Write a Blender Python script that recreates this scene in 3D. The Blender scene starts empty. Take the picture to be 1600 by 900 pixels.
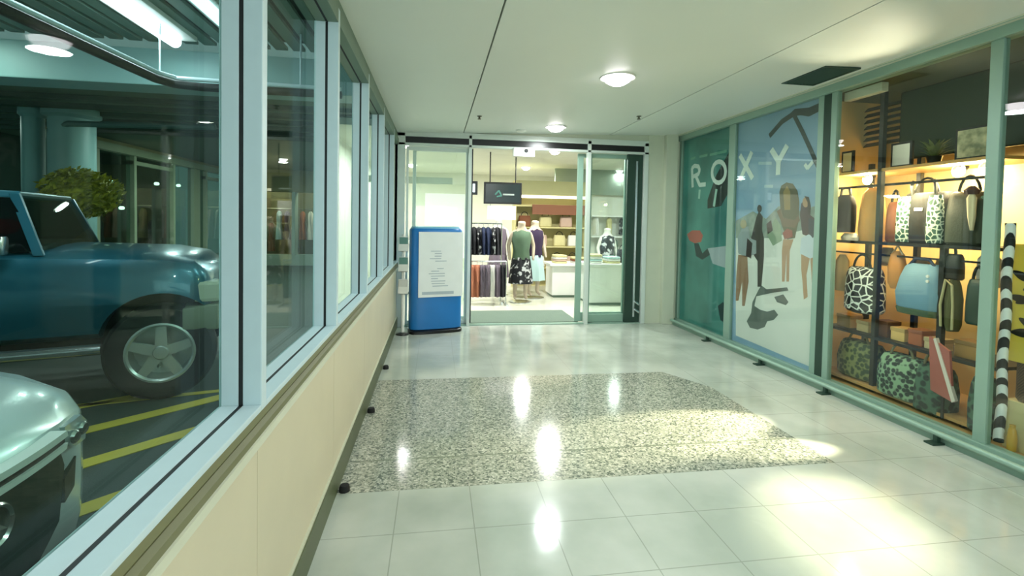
import bpy, bmesh, math, random
from mathutils import Vector, Matrix
random.seed(7)
S = bpy.context.scene
C = S.collection

# ------------------------------------------------------------------ camera
F_PX, PP_Y, H = 768.8, 369.9, 1.55
YAW, PITCH, ROLL = 0.1532553, 0.0314569, 0.0186309
def cam_axes():
    f = Vector((math.sin(YAW), math.cos(YAW), 0)); r = Vector((math.cos(YAW), -math.sin(YAW), 0)); u = Vector((0, 0, 1))
    f2 = f*math.cos(PITCH) - u*math.sin(PITCH); u2 = u*math.cos(PITCH) + f*math.sin(PITCH)
    r3 = r*math.cos(ROLL) + u2*math.sin(ROLL); u3 = u2*math.cos(ROLL) - r*math.sin(ROLL)
    return r3, u3, f2
CR, CU, CF = cam_axes()
cd = bpy.data.cameras.new('camera'); cam = bpy.data.objects.new('camera', cd); C.objects.link(cam)
m = Matrix.Identity(4)
for i in range(3):
    m[i][0], m[i][1], m[i][2] = CR[i], CU[i], -CF[i]
m[0][3], m[1][3], m[2][3] = 0, 0, H
cam.matrix_world = m
cd.sensor_width = 36; cd.lens = F_PX/1600*36; cd.shift_y = (PP_Y-450)/1600; cd.clip_start = 0.05; cd.clip_end = 200
S.camera = cam

# ------------------------------------------------------------------ light
S.view_settings.view_transform = 'Standard'; S.view_settings.look = 'None'
S.view_settings.gamma = 1; S.view_settings.use_curve_mapping = False
S.view_settings.exposure = -0.1
W = bpy.data.worlds.new('world'); S.world = W; W.use_nodes = True
W.node_tree.nodes['Background'].inputs[0].default_value = (0.42, 0.68, 0.66, 1)
W.node_tree.nodes['Background'].inputs[1].default_value = 0.35
WHITE_LAMP = (0.92, 1.0, 0.98)
def area(name, loc, size, power, color=WHITE_LAMP, direction=(0, 0, -1), shape='DISK', size_y=None, spread=None):
    l = bpy.data.lights.new(name, 'AREA'); l.shape = shape; l.size = size; l.energy = power; l.color = color
    if size_y: l.size_y = size_y
    if spread: l.spread = math.radians(spread)
    o = bpy.data.objects.new(name, l); C.objects.link(o); o.location = loc
    o.rotation_euler = Vector(direction).to_track_quat('-Z', 'Y').to_euler(); return o
def spot(name, loc, target, power, color, angle, blend=0.6, radius=0.03):
    l = bpy.data.lights.new(name, 'SPOT'); l.energy = power; l.color = color; l.spot_size = math.radians(angle); l.spot_blend = blend
    l.shadow_soft_size = radius
    o = bpy.data.objects.new(name, l); C.objects.link(o); o.location = loc
    o.rotation_euler = (Vector(target)-Vector(loc)).to_track_quat('-Z', 'Y').to_euler(); return o
def point(name, loc, power, color, radius=0.05):
    l = bpy.data.lights.new(name, 'POINT'); l.energy = power; l.color = color; l.shadow_soft_size = radius
    o = bpy.data.objects.new(name, l); C.objects.link(o); o.location = loc; return o
WARM = (1.0, 0.78, 0.46)
SUN_WARM = (1.0, 0.83, 0.60)
# added fill behind the viewer; daylight from the open side of the car park
area('rear_fill', (1.6, -3.0, 1.35), 4.0, 88, (0.82, 0.96, 1.0), (0, 1, 0.12), 'RECTANGLE', 2.3)
area('car_park_daylight', (-8.5, -2.5, 1.6), 8, 130, (0.72, 0.98, 0.95), (0.45, 1, 0), 'RECTANGLE', 2.4)

# ------------------------------------------------------------------ helpers: materials
def lin(c):
    return tuple((v/255/12.92 if v/255 <= 0.04045 else ((v/255+0.055)/1.055)**2.4) for v in c) + (1,)
def nt(name):
    m = bpy.data.materials.new(name); m.use_nodes = True; t = m.node_tree
    b = t.nodes['Principled BSDF']; return m, t, b
def mat(name, c, rough=0.5, metal=0.0, vary=0.06, scale=6, bump=0.0, bscale=60, c2=None, spec=None, coat=0):
    m, t, b = nt(name); N, L = t.nodes, t.links
    c = lin(c); c2 = lin(c2) if c2 else tuple(max(0, v*(1-2*vary)) for v in c[:3]) + (1,)
    tc = N.new('ShaderNodeTexCoord'); nz = N.new('ShaderNodeTexNoise'); nz.inputs['Scale'].default_value = scale; nz.inputs['Detail'].default_value = 4
    L.new(tc.outputs['Object'], nz.inputs['Vector'])
    mx = N.new('ShaderNodeMix'); mx.data_type = 'RGBA'; mx.inputs[6].default_value = c; mx.inputs[7].default_value = c2
    L.new(nz.outputs['Fac'], mx.inputs[0]); L.new(mx.outputs[2], b.inputs['Base Color'])
    b.inputs['Roughness'].default_value = rough; b.inputs['Metallic'].default_value = metal
    if spec is not None: b.inputs['Specular IOR Level'].default_value = spec
    if coat: b.inputs['Coat Weight'].default_value = coat; b.inputs['Coat Roughness'].default_value = 0.05
    if bump:
        n2 = N.new('ShaderNodeTexNoise'); n2.inputs['Scale'].default_value = bscale; L.new(tc.outputs['Object'], n2.inputs['Vector'])
        bp = N.new('ShaderNodeBump'); bp.inputs['Strength'].default_value = bump; bp.inputs['Distance'].default_value = 0.01
        L.new(n2.outputs['Fac'], bp.inputs['Height']); L.new(bp.outputs['Normal'], b.inputs['Normal'])
    return m
def emit(name, c, s):
    m, t, b = nt(name); b.inputs['Base Color'].default_value = lin(c); b.inputs['Emission Color'].default_value = lin(c); b.inputs['Emission Strength'].default_value = s
    return m
def glass(name, tint=(0.88, 0.96, 0.93), refl=1.0, f0=0.05):
    m, t, b = nt(name); N, L = t.nodes, t.links; N.remove(b)
    tr = N.new('ShaderNodeBsdfTransparent'); tr.inputs[0].default_value = (*tint, 1)
    gl = N.new('ShaderNodeBsdfGlossy'); gl.inputs['Roughness'].default_value = 0.01
    lw = N.new('ShaderNodeLayerWeight'); lw.inputs[0].default_value = 0.5
    p = N.new('ShaderNodeMath'); p.operation = 'POWER'; p.inputs[1].default_value = 5; L.new(lw.outputs['Facing'], p.inputs[0])
    q = N.new('ShaderNodeMath'); q.operation = 'MULTIPLY_ADD'; q.inputs[1].default_value = (1-f0)*refl; q.inputs[2].default_value = f0*refl; L.new(p.outputs[0], q.inputs[0])
    mx = N.new('ShaderNodeMixShader'); L.new(q.outputs[0], mx.inputs[0]); L.new(tr.outputs[0], mx.inputs[1]); L.new(gl.outputs[0], mx.inputs[2])
    L.new(mx.outputs[0], N['Material Output'].inputs[0]); return m
def pattern(name, kind, c1, c2, scale, thr=0.5, soft=0.05, rough=0.7):
    """two-colour printed cloth: leopard (voronoi), blotch (noise), check, wave, terrazzo"""
    m, t, b = nt(name); N, L = t.nodes, t.links
    tc = N.new('ShaderNodeTexCoord')
    if kind == 'spots':
        x = N.new('ShaderNodeTexVoronoi'); x.inputs['Scale'].default_value = scale; o = x.outputs['Distance']
    elif kind == 'wave':
        x = N.new('ShaderNodeTexWave'); x.inputs['Scale'].default_value = scale; x.inputs['Distortion'].default_value = 3; o = x.outputs['Fac']; x.bands_direction = 'DIAGONAL'
    elif kind == 'cells':
        x = N.new('ShaderNodeTexVoronoi'); x.feature = 'DISTANCE_TO_EDGE'; x.inputs['Scale'].default_value = scale; o = x.outputs['Distance']
    elif kind == 'check':
        x = N.new('ShaderNodeTexChecker'); x.inputs['Scale'].default_value = scale; o = x.outputs['Fac']
    else:
        x = N.new('ShaderNodeTexNoise'); x.inputs['Scale'].default_value = scale; x.inputs['Detail'].default_value = 3; o = x.outputs['Fac']
    L.new(tc.outputs['Object'], x.inputs['Vector'])
    r = N.new('ShaderNodeValToRGB'); r.color_ramp.elements[0].position = thr-soft; r.color_ramp.elements[1].position = thr+soft
    r.color_ramp.elements[0].color = lin(c1); r.color_ramp.elements[1].color = lin(c2)
    L.new(o, r.inputs[0]); L.new(r.outputs[0], b.inputs['Base Color']); b.inputs['Roughness'].default_value = rough; return m

# ------------------------------------------------------------------ helpers: meshes
class MB:
    def __init__(s): s.v, s.f, s.mi = [], [], []
    def add(s, vs, fs, k=0):
        n = len(s.v); s.v += [tuple(p) for p in vs]; s.f += [tuple(i+n for i in f) for f in fs]; s.mi += [k]*len(fs); return s
    def box(s, a, b, k=0):
        x0, y0, z0 = (min(a[i], b[i]) for i in range(3)); x1, y1, z1 = (max(a[i], b[i]) for i in range(3))
        return s.add([(x0,y0,z0),(x1,y0,z0),(x1,y1,z0),(x0,y1,z0),(x0,y0,z1),(x1,y0,z1),(x1,y1,z1),(x0,y1,z1)],
                     [(0,3,2,1),(4,5,6,7),(0,1,5,4),(1,2,6,5),(2,3,7,6),(3,0,4,7)], k)
    def tube(s, pts, r, n=10, k=0, cap=True, r2=None):
        pts = [Vector(p) for p in pts]; rs = r if isinstance(r, (list, tuple)) else [r]*len(pts)
        rings = []; up = None
        for i, p in enumerate(pts):
            d = (pts[min(i+1, len(pts)-1)]-pts[max(i-1, 0)]).normalized()
            if up is None: up = Vector((0,0,1)) if abs(d.z) < 0.9 else Vector((1,0,0))
            a = d.cross(up).normalized(); up = a.cross(d).normalized(); bb = up
            rings.append([p + (a*math.cos(2*math.pi*j/n) + bb*math.sin(2*math.pi*j/n))*rs[i] for j in range(n)])
        return s.loft(rings, k, cap)
    def loft(s, rings, k=0, cap=True, close=True):
        n = len(rings[0]); vs = [p for r in rings for p in r]; fs = []
        for i in range(len(rings)-1):
            for j in range(n if close else n-1):
                a, b = i*n+j, i*n+(j+1) % n
                fs.append((a, b, b+n, a+n))
        if cap: fs.append(tuple(range(n-1, -1, -1))); fs.append(tuple((len(rings)-1)*n+j for j in range(n)))
        return s.add(vs, fs, k)
    def lathe(s, prof, c=(0,0,0), axis='z', n=24, k=0, cap=True):
        rings = []
        for r, h in prof:
            ring = []
            for j in range(n):
                a = 2*math.pi*j/n; x, y = r*math.cos(a), r*math.sin(a)
                q = {'z': (x, y, h), 'y': (x, h, -y), 'x': (h, x, y)}[axis]
                ring.append((c[0]+q[0], c[1]+q[1], c[2]+q[2]))
            rings.append(ring)
        return s.loft(rings, k, cap)
    def prism(s, poly, lo, hi, axis='x', k=0):
        """poly (a, b) extruded along axis from lo to hi: axis x -> (y, z), y -> (x, z), z -> (x, y)"""
        n = len(poly)
        def P(h, q): return {'x': (h, q[0], q[1]), 'y': (q[0], h, q[1]), 'z': (q[0], q[1], h)}[axis]
        vs = [P(lo, q) for q in poly] + [P(hi, q) for q in poly]
        return s.add(vs, [tuple(range(n-1, -1, -1)), tuple(range(n, 2*n))] + [(i, (i+1) % n, (i+1) % n+n, i+n) for i in range(n)], k)
    def soft(s, secs, n=28, rip=0.0, nr=7, k=0, axis='y', pw=2.0, ph=0.0):
        """vertical loft of rounded sections (z, half_width, half_depth[, shift_w, shift_d]); width along axis"""
        rings = []
        for q in secs:
            z, hw, hd = q[:3]; sw = q[3] if len(q) > 3 else 0; sd = q[4] if len(q) > 4 else 0
            ring = []
            for j in range(n):
                a = 2*math.pi*j/n; ca, sa = math.cos(a), math.sin(a)
                w = abs(ca)**(2/pw)*math.copysign(1, ca)*hw; d = abs(sa)**(2/pw)*math.copysign(1, sa)*hd*(1+rip*math.cos(nr*a+ph+z*3))
                w += sw; d += sd
                ring.append((d, w, z) if axis == 'y' else (w, d, z))
            rings.append(ring)
        return s.loft(rings, k, True)
    def ribbon(s, pts, w, axis, lo, hi, k=0):
        """flat stroke of width w along 2D points, extruded lo..hi on axis (lettering, printed lines)"""
        for (a0, b0), (a1, b1) in zip(pts[:-1], pts[1:]):
            d = Vector((a1-a0, b1-b0)); L = d.length or 1e-6; d /= L; nrm = Vector((-d.y, d.x))*w/2; e = d*w*0.12; lo -= 0.0003; hi -= 0.0003
            s.prism([(a0-e.x+nrm.x, b0-e.y+nrm.y), (a0-e.x-nrm.x, b0-e.y-nrm.y), (a1+e.x-nrm.x, b1+e.y-nrm.y), (a1+e.x+nrm.x, b1+e.y+nrm.y)], lo, hi, axis, k)
        return s
    def build(s, name, mats, parent=None, smooth=False, bevel=0.0, loc=None, seg=2):
        me = bpy.data.meshes.new(name); me.from_pydata(s.v, [], s.f)
        for q in (mats if isinstance(mats, (list, tuple)) else [mats]): me.materials.append(q)
        me.polygons.foreach_set('material_index', s.mi)
        bm = bmesh.new(); bm.from_mesh(me); bmesh.ops.recalc_face_normals(bm, faces=bm.faces)
        if bevel:
            es = [e for e in bm.edges if len(e.link_faces) == 2 and e.calc_face_angle(0) > 0.6]
            bmesh.ops.bevel(bm, geom=es, offset=bevel, segments=seg, affect='EDGES', profile=0.6, clamp_overlap=True)
        bm.to_mesh(me); bm.free()
        if smooth:
            me.polygons.foreach_set('use_smooth', [True]*len(me.polygons)); me.set_sharp_from_angle(angle=math.radians(38))
        o = bpy.data.objects.new(name, me); C.objects.link(o)
        if parent: o.parent = parent
        if loc: o.location = loc
        return o
def tag(o, label=None, cat=None, group=None, kind=None):
    if label: o['label'] = label
    if cat: o['category'] = cat
    if group: o['group'] = group
    if kind: o['kind'] = kind
    return o
def struct(o, label=None): return tag(o, label, None, None, 'structure')
def empty(name, loc, label, cat, group=None, rz=0):
    o = bpy.data.objects.new(name, None); C.objects.link(o); o.location = loc; o.rotation_euler = (0, 0, rz); o.empty_display_size = 0.1
    return tag(o, label, cat, group)
def copy_tree(o, parent=None):
    c = o.copy(); C.objects.link(c)
    if parent: c.parent = parent
    for ch in list(o.children): copy_tree(ch, c)
    return c
def ray(px, py):
    d = CR*((px-800)/F_PX) - CU*((py-PP_Y)/F_PX) + CF; return d
def atx(px, py, x):
    """(y, z) where the photo's pixel falls on the plane at x: measures things that stand on that plane"""
    d = ray(px, py); t = x/d.x; return (t*d.y, H+t*d.z)
def skin(name, verts, edges, radii, mats, parent, sub=2):
    me = bpy.data.meshes.new(name); me.from_pydata(verts, edges, [])
    o = bpy.data.objects.new(name, me); C.objects.link(o)
    o.modifiers.new('skin', 'SKIN'); o.modifiers.new('sub', 'SUBSURF').levels = sub; o.modifiers['sub'].render_levels = sub
    for i, r in enumerate(radii):
        sv = me.skin_vertices[0].data[i]; sv.radius = (r, r) if not isinstance(r, tuple) else r; sv.use_root = (i == 0)
    o.modifiers['skin'].use_smooth_shade = True
    dg = bpy.context.evaluated_depsgraph_get(); m2 = bpy.data.meshes.new_from_object(o.evaluated_get(dg))
    o.modifiers.clear(); o.data = m2; bpy.data.meshes.remove(me); m2.name = name
    m2.materials.clear(); m2.materials.append(mats); o.parent = parent; return o
def cut(o, cutter):
    md = o.modifiers.new('cut', 'BOOLEAN'); md.object = cutter; md.operation = 'DIFFERENCE'; md.solver = 'EXACT'
    dg = bpy.context.evaluated_depsgraph_get(); m2 = bpy.data.meshes.new_from_object(o.evaluated_get(dg)); o.modifiers.clear(); old = o.data; o.data = m2
    bpy.data.objects.remove(cutter); return o

# ------------------------------------------------------------------ materials
M = {}
M['ceiling'] = mat('painted ceiling panel', (224, 230, 222), 0.45, vary=0.02, scale=2)
M['joint'] = mat('ceiling joint', (92, 104, 92), 0.8)
M['laminate'] = mat('beige laminate', (210, 200, 172), 0.45, vary=0.07, scale=3)
M['olive'] = mat('olive moulding', (112, 112, 78), 0.5)
M['pale_trim'] = mat('pale trim', (200, 202, 180), 0.45)
M['base'] = mat('dark olive skirting', (84, 92, 62), 0.45)
M['alu'] = mat('powder coated aluminium', (198, 216, 222), 0.45, 0.05, vary=0.04, scale=20)
M['alu_head'] = mat('darker aluminium head', (110, 132, 116), 0.5, 0.2)  # head frame darker than the window jambs
M['gasket'] = mat('black gasket', (14, 20, 22), 0.6)
M['green_alu'] = mat('green anodised frame', (142, 172, 156), 0.42, 0.15)
M['dark_green'] = mat('dark green frame', (40, 66, 54), 0.5, 0.2)
M['white_alu'] = mat('white aluminium', (212, 222, 214), 0.4, 0.1)
M['black'] = mat('black panel', (14, 14, 16), 0.3)
M['black_metal'] = mat('black steel', (26, 28, 24), 0.5, 0.3)
M['pillar'] = mat('beige pillar paint', (200, 206, 184), 0.5)
M['shopwall'] = mat('cream shop wall', (214, 216, 202), 0.6)
M['shopfloor'] = mat('cream shop floor', (214, 214, 196), 0.15)
M['chrome'] = mat('chrome', (214, 220, 220), 0.18, 0.9)
M['white'] = mat('white plastic', (232, 232, 226), 0.4)
M['lamp'] = emit('downlight glow', (255, 246, 250), 14)
M['glass'] = glass('window glass', (0.86, 0.96, 0.93), 0.34)
M['clear'] = glass('shop glass', (0.93, 0.97, 0.95), 0.8)
M['door_glass'] = glass('door glass', (0.94, 0.985, 0.97), 0.8)
M['rubber'] = mat('rubber', (18, 20, 20), 0.8)

def floor_material():
    m, t, b = nt('polished tile and terrazzo'); N, L = t.nodes, t.links
    tc = N.new('ShaderNodeTexCoord'); sp = N.new('ShaderNodeSeparateXYZ'); L.new(tc.outputs['Object'], sp.inputs[0])
    def math_(op, a, bb=None, c=None):
        n = N.new('ShaderNodeMath'); n.operation = op
        for i, v in enumerate((a, bb, c)):
            if v is None: continue
            if isinstance(v, (int, float)): n.inputs[i].default_value = v
            else: L.new(v, n.inputs[i])
        return n.outputs[0]
    def line(src, off, period, w):
        q = math_('ADD', src, -off); q = math_('DIVIDE', q, period); q = math_('FRACT', math_('ADD', q, 100.5)); q = math_('ABSOLUTE', math_('SUBTRACT', q, 0.5))
        return math_('LESS_THAN', q, w/period/2)
    X, Y = sp.outputs[0], sp.outputs[1]
    jx = line(X, 0.212, 0.4, 0.006); jy = line(Y, 2.83, 0.4, 0.006)
    joint = math_('MAXIMUM', jx, jy)
    # faint in the far zone
    far = math_('GREATER_THAN', Y, 4.81); joint = math_('MULTIPLY', joint, math_('MULTIPLY_ADD', far, -0.6, 1.0))
    # terrazzo band
    ter = math_('MULTIPLY', math_('GREATER_THAN', Y, 2.83), math_('LESS_THAN', Y, 4.81))
    ter = math_('MULTIPLY', ter, math_('LESS_THAN', math_('ADD', X, math_('MULTIPLY', math_('MAXIMUM', math_('SUBTRACT', Y, 4.3), 0), 0.5)), 2.62))
    edge = math_('MULTIPLY', ter, math_('LESS_THAN', math_('ABSOLUTE', math_('SUBTRACT', Y, 3.2)), 0.008))
    n1 = N.new('ShaderNodeTexNoise'); n1.inputs['Scale'].default_value = 1.6; n1.inputs['Detail'].default_value = 5; L.new(tc.outputs['Object'], n1.inputs['Vector'])
    r1 = N.new('ShaderNodeValToRGB'); r1.color_ramp.elements[0].color = lin((164, 172, 160)); r1.color_ramp.elements[1].color = lin((190, 194, 184))
    r1.color_ramp.elements[0].position = 0.35; r1.color_ramp.elements[1].position = 0.65; L.new(n1.outputs['Fac'], r1.inputs[0])
    vo = N.new('ShaderNodeTexVoronoi'); vo.inputs['Scale'].default_value = 85; L.new(tc.outputs['Object'], vo.inputs['Vector'])
    sc = N.new('ShaderNodeSeparateColor'); L.new(vo.outputs['Color'], sc.inputs[0])
    r2 = N.new('ShaderNodeValToRGB'); e = r2.color_ramp.elements
    e[0].position = 0.0; e[0].color = lin((84, 92, 84)); e[1].position = 1.0; e[1].color = lin((196, 194, 180))
    for p, c in ((0.2, (104, 112, 100)), (0.32, (140, 145, 131)), (0.75, (160, 163, 148))):
        q = e.new(p); q.color = lin(c)
    L.new(sc.outputs[0], r2.inputs[0])
    mx = N.new('ShaderNodeMix'); mx.data_type = 'RGBA'; L.new(ter, mx.inputs[0]); L.new(r1.outputs[0], mx.inputs[6]); L.new(r2.outputs[0], mx.inputs[7])
    notter = math_('SUBTRACT', 1.0, ter); jf = math_('MAXIMUM', math_('MULTIPLY', math_('MULTIPLY', joint, notter), 0.42), math_('MULTIPLY', edge, 0.8))
    m2 = N.new('ShaderNodeMix'); m2.data_type = 'RGBA'; L.new(jf, m2.inputs[0]); L.new(mx.outputs[2], m2.inputs[6]); m2.inputs[7].default_value = lin((104, 112, 96))
    L.new(m2.outputs[2], b.inputs['Base Color'])
    b.inputs['Specular IOR Level'].default_value = 0.5
    rr = N.new('ShaderNodeMapRange'); L.new(n1.outputs['Fac'], rr.inputs[0]); rr.inputs[3].default_value = 0.07; rr.inputs[4].default_value = 0.17; L.new(rr.outputs[0], b.inputs['Roughness'])
    n3 = N.new('ShaderNodeTexNoise'); n3.inputs['Scale'].default_value = 9; L.new(tc.outputs['Object'], n3.inputs['Vector'])
    bp = N.new('ShaderNodeBump'); bp.inputs['Strength'].default_value = 0.02; bp.inputs['Distance'].default_value = 0.02; L.new(n3.outputs['Fac'], bp.inputs['Height']); L.new(bp.outputs[0], b.inputs['Normal'])
    return m

# ================================================================== SETTING: corridor shell
XL, XR, YE, YB = -0.55, 3.75, 7.22, -3.2
def ceil_z(x): return 2.80 + 0.0345*x
struct(MB().box((-0.7, YB, -0.1), (3.80, YE, 0)).build('floor', floor_material()))
# ceiling: three long panels with shadow joints between them
cb = MB()
xs = [-0.72, 0.375, 2.585, 3.85]
for a, bq in zip(xs[:-1], xs[1:]):
    g = 0.006
    cb.prism([(a+g, ceil_z(a)), (bq-g, ceil_z(bq)), (bq-g, ceil_z(bq)+0.05), (a+g, ceil_z(a)+0.05)], YB, YE+0.1, 'y')
cb.prism([(-0.72, ceil_z(-0.72)+0.03), (3.85, ceil_z(3.85)+0.03), (3.85, ceil_z(3.85)+0.12), (-0.72, ceil_z(-0.72)+0.12)], YB, YE+0.1, 'y', 1)
struct(cb.build('ceiling', [M['ceiling'], M['joint']]))
struct(MB().box((-0.7, YB-0.1, 0), (3.9, YB, 3.0)).build('wall_back', M['pillar']))
# low wall under the windows, clad in beige panels with a thin joint every 1.19 m
wl = MB()
yj = [YB] + [1.64+1.185*k for k in range(-3, 5)] + [YE]
for a, bq in zip(yj[:-1], yj[1:]):
    wl.box((-0.66, a+0.0015, 0.10), (XL, bq-0.0015, 0.835))
wl.box((-0.66, YB, 0), (XL-0.004, YE, 0.835), 1)
struct(wl.build('wall_left', [M['laminate'], M['olive']]))
tr = MB(); tr.prism([(-0.53, 0.835), (-0.535, 0.855), (-0.545, 0.86), (-0.66, 0.86), (-0.66, 0.835)], YB, YE, 'y', 1)
tr.prism([(-0.54, 0.86), (-0.527, 0.875), (-0.527, 0.895), (-0.54, 0.905), (-0.66, 0.905), (-0.66, 0.86)], YB, YE, 'y')
tr.prism([(-0.545, 0.905), (-0.535, 0.915), (-0.54, 0.935), (-0.66, 0.935), (-0.66, 0.905)], YB, YE, 'y')
struct(tr.build('trim_1', [M['olive'], M['pale_trim']]))
bb_ = MB(); bb_.box((XL, YB, 0), (-0.532, YE, 0.145)); bb_.box((XL, YB, 0.145), (-0.538, YE, 0.155), 1)
struct(bb_.build('baseboard_left', [M['base'], M['pale_trim']]))
# windows on the left: one unit per bay, frame halves either side of a black gasket
HEAD = 2.61; SILL = 0.955
edges = [YB, -1.93, -0.74, 0.455, 1.64, 2.82, 4.03, 5.20, 6.40, YE]
n = 0
for a, bq in zip(edges[:-1], edges[1:]):
    n += 1
    o = struct(MB().box((-0.664, a+0.05, SILL), (-0.656, bq, HEAD)).build('window_%d' % n, M['glass']))
    fr = MB()
    for x0, x1 in ((-0.664, -0.606), (-0.594, -0.538)):
        fr.box((x0, bq, 0.935), (x1, bq+0.045, HEAD+0.08))            # far jamb
        fr.box((x0, a+0.045, 0.935), (x1, bq, SILL))                  # sill
    fr.build('window_frame', M['alu'], o, bevel=0.003)
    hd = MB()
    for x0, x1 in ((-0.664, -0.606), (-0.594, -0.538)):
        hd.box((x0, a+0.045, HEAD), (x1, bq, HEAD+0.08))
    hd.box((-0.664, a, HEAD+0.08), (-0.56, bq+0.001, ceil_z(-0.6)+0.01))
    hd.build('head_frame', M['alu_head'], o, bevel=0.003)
    gk = MB(); gk.box((-0.607, bq+0.001, SILL-0.01), (-0.593, bq+0.04, HEAD)).box((-0.607, a+0.045, 0.935), (-0.593, bq, SILL-0.002)).box((-0.607, a+0.045, HEAD+0.002), (-0.593, bq, HEAD+0.07))
    gk.build('gasket', M['gasket'], o)

# end storefront
Z1, Z2, Z3, Z4 = 2.61, 2.645, 2.735, 2.785
def vpost(mb, x0, x1, z0=0, z1=Z4, y0=YE-0.03, y1=YE+0.06, k=0): return mb.box((x0, y0, z0), (x1, y1, z1), k)
d1 = MB()
vpost(d1, -0.555, -0.45); vpost(d1, 0.455, 0.50); vpost(d1, 2.245, 2.30); vpost(d1, 3.15, 3.215)
d1.box((-0.555, YE-0.03, Z1), (3.215, YE+0.06, Z2)); d1.box((-0.555, YE-0.03, Z3), (3.215, YE+0.06, Z4+0.03))
door = struct(d1.build('door_1', M['white_alu'], bevel=0.004))
MB().box((-0.46, YE, Z2), (3.16, YE+0.04, Z3)).build('transom_panel', M['black'], door)
MB().box((-0.44, YE-0.005, -0.002), (3.15, YE+0.1, 0.012)).build('threshold', M['green_alu'], door)
def leaf(x0, x1, y, name, edge=0.04, bot=0.12, mt='green_alu', gm='door_glass', top=0.06):
    f = MB(); f.box((x0, y, 0.015), (x0+edge, y+0.04, Z1)); f.box((x1-edge, y, 0.015), (x1, y+0.04, Z1))
    f.box((x0+edge, y, 0.015), (x1-edge, y+0.04, 0.015+bot)); f.box((x0+edge, y, Z1-top), (x1-edge, y+0.04, Z1))
    g = MB().box((x0+edge, y+0.016, 0.015+bot), (x1-edge, y+0.024, Z1-top)).build(name, M[gm], door)
    f.build('leaf_frame', M[mt], g, bevel=0.004); return g
leaf(-0.44, 0.455, YE+0.07, 'fixed_pane', 0.035, 0.06, 'white_alu')
leaf(2.30, 3.15, YE+0.07, 'fixed_pane', 0.05)
leaf(2.14, 2.99, YE+0.13, 'sliding_leaf', 0.09, 0.14)
leaf(-0.35, 0.505, YE+0.13, 'sliding_leaf', 0.05, 0.10, 'white_alu')
MB().box((0.506, YE+0.12, 0.02), (0.53, YE+0.18, Z1)).build('brush_seal', M['black'], door)
MB().box((3.03, YE+0.005, 0.1), (3.06, YE+0.02, Z1-0.1)).build('pull_rail', M['chrome'], door)
f = MB(); f.box((2.90, YE+0.02, 0.02), (3.145, YE+0.065, Z1)); f.build('dark_side_panel', M['dark_green'], door)
hng = MB()
for z in (0.22, 0.34): hng.tube([(3.06, YE+0.0, z), (3.13, YE, z-0.05)], 0.02, 8)
hng.build('floor_bolt', M['chrome'], door)
we = MB(); we.box((3.215, YE-0.02, 0), (3.47, YE+0.1, 2.95)); we.box((3.47, YE-0.10, 0), (3.66, YE+0.1, 2.95)); we.box((3.66, YE-0.02, 0), (3.9, YE+0.1, 2.95))
we.box((-0.72, YE, Z4+0.03), (3.22, YE+0.08, 3.0)); we.box((-0.72, YE, 0), (-0.555, YE+0.08, 3.0))
struct(we.build('wall_end', M['pillar'], bevel=0.004))

# right-hand glazed shopfront
rf = MB()
rf.box((3.70, YB, 2.835), (3.82, YE, 2.925)); rf.box((3.66, YB, 2.91), (3.82, YE, 2.935), 1); rf.box((3.71, YB, 0), (3.80, YE, 0.085))
for a, bq in ((7.14, 7.22), (5.765, 5.895), (4.325, 4.395), (4.165, 4.225), (2.785, 2.865), (1.34, 1.44), (-0.1, 0.0), (-1.6, -1.5)):
    rf.box((3.725, a, 0.085), (3.778, bq, 2.835))
rf.box((3.725, 4.225, 0.085), (3.79, 4.325, 2.835), 2)
struct(rf.build('wall_right', [M['green_alu'], M['pale_trim'], M['dark_green']], bevel=0.004))
k = 10
for a, bq in ((5.895, 7.14), (4.395, 5.765), (2.865, 4.165), (1.44, 2.785), (0.0, 1.34), (-1.5, -0.1), (YB, -1.6)):
    struct(MB().box((3.744, a, 0.085), (3.752, bq, 2.835)).build('window_%d' % k, M['clear'])); k += 1
# low bumper rail with feet
rl = MB().tube([(3.60, YB+0.05, 0.075), (3.60, YE-0.15, 0.075)], 0.022, 10)
rl.box((3.63, YB, 0.0), (3.70, YE-0.12, 0.04))
rail = tag(rl.build('bumper_rail', M['green_alu'], smooth=True), 'low green metal bumper rail on feet along the foot of the glazed shopfront', 'rail')
for y in (6.05, 4.96, 4.03, 3.0, 1.95, 0.9, -0.2):
    MB().box((3.53, y-0.035, 0), (3.68, y+0.035, 0.012)).box((3.585, y-0.015, 0.012), (3.615, y+0.015, 0.06)).build('foot', M['dark_green'], rail)

# the shop behind the end doors
sh = MB(); sh.box((-1.6, YE+0.1, -0.1), (7.5, 14.3, 0))
struct(sh.build('floor_shop', M['shopfloor']))
struct(MB().box((-1.6, YE+0.1, 2.88), (7.5, 14.3, 2.98)).build('ceiling_shop', M['shopwall']))
ws = MB(); ws.box((-1.7, YE+0.1, 0), (-1.6, 14.3, 2.9)); ws.box((7.4, YE+0.1, 0), (7.5, 14.3, 2.9)); ws.box((-1.6, 14.2, 0), (7.5, 14.3, 2.9))
struct(ws.build('wall_shop', M['shopwall']))
struct(MB().box((0.5, 7.36, 0), (2.2, 8.35, 0.012)).build('floor_mat_well', mat('grey green entrance matting', (108, 126, 112), 0.9, bump=0.4)))
struct(MB().box((-1.6, 11.2, 2.36), (0.35, 11.35, 2.50)).box((2.9, 11.9, 2.25), (7.4, 12.0, 2.88)).build('trim_shop_bulkhead', mat('grey bulkhead', (150, 164, 150), 0.6)))
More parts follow.
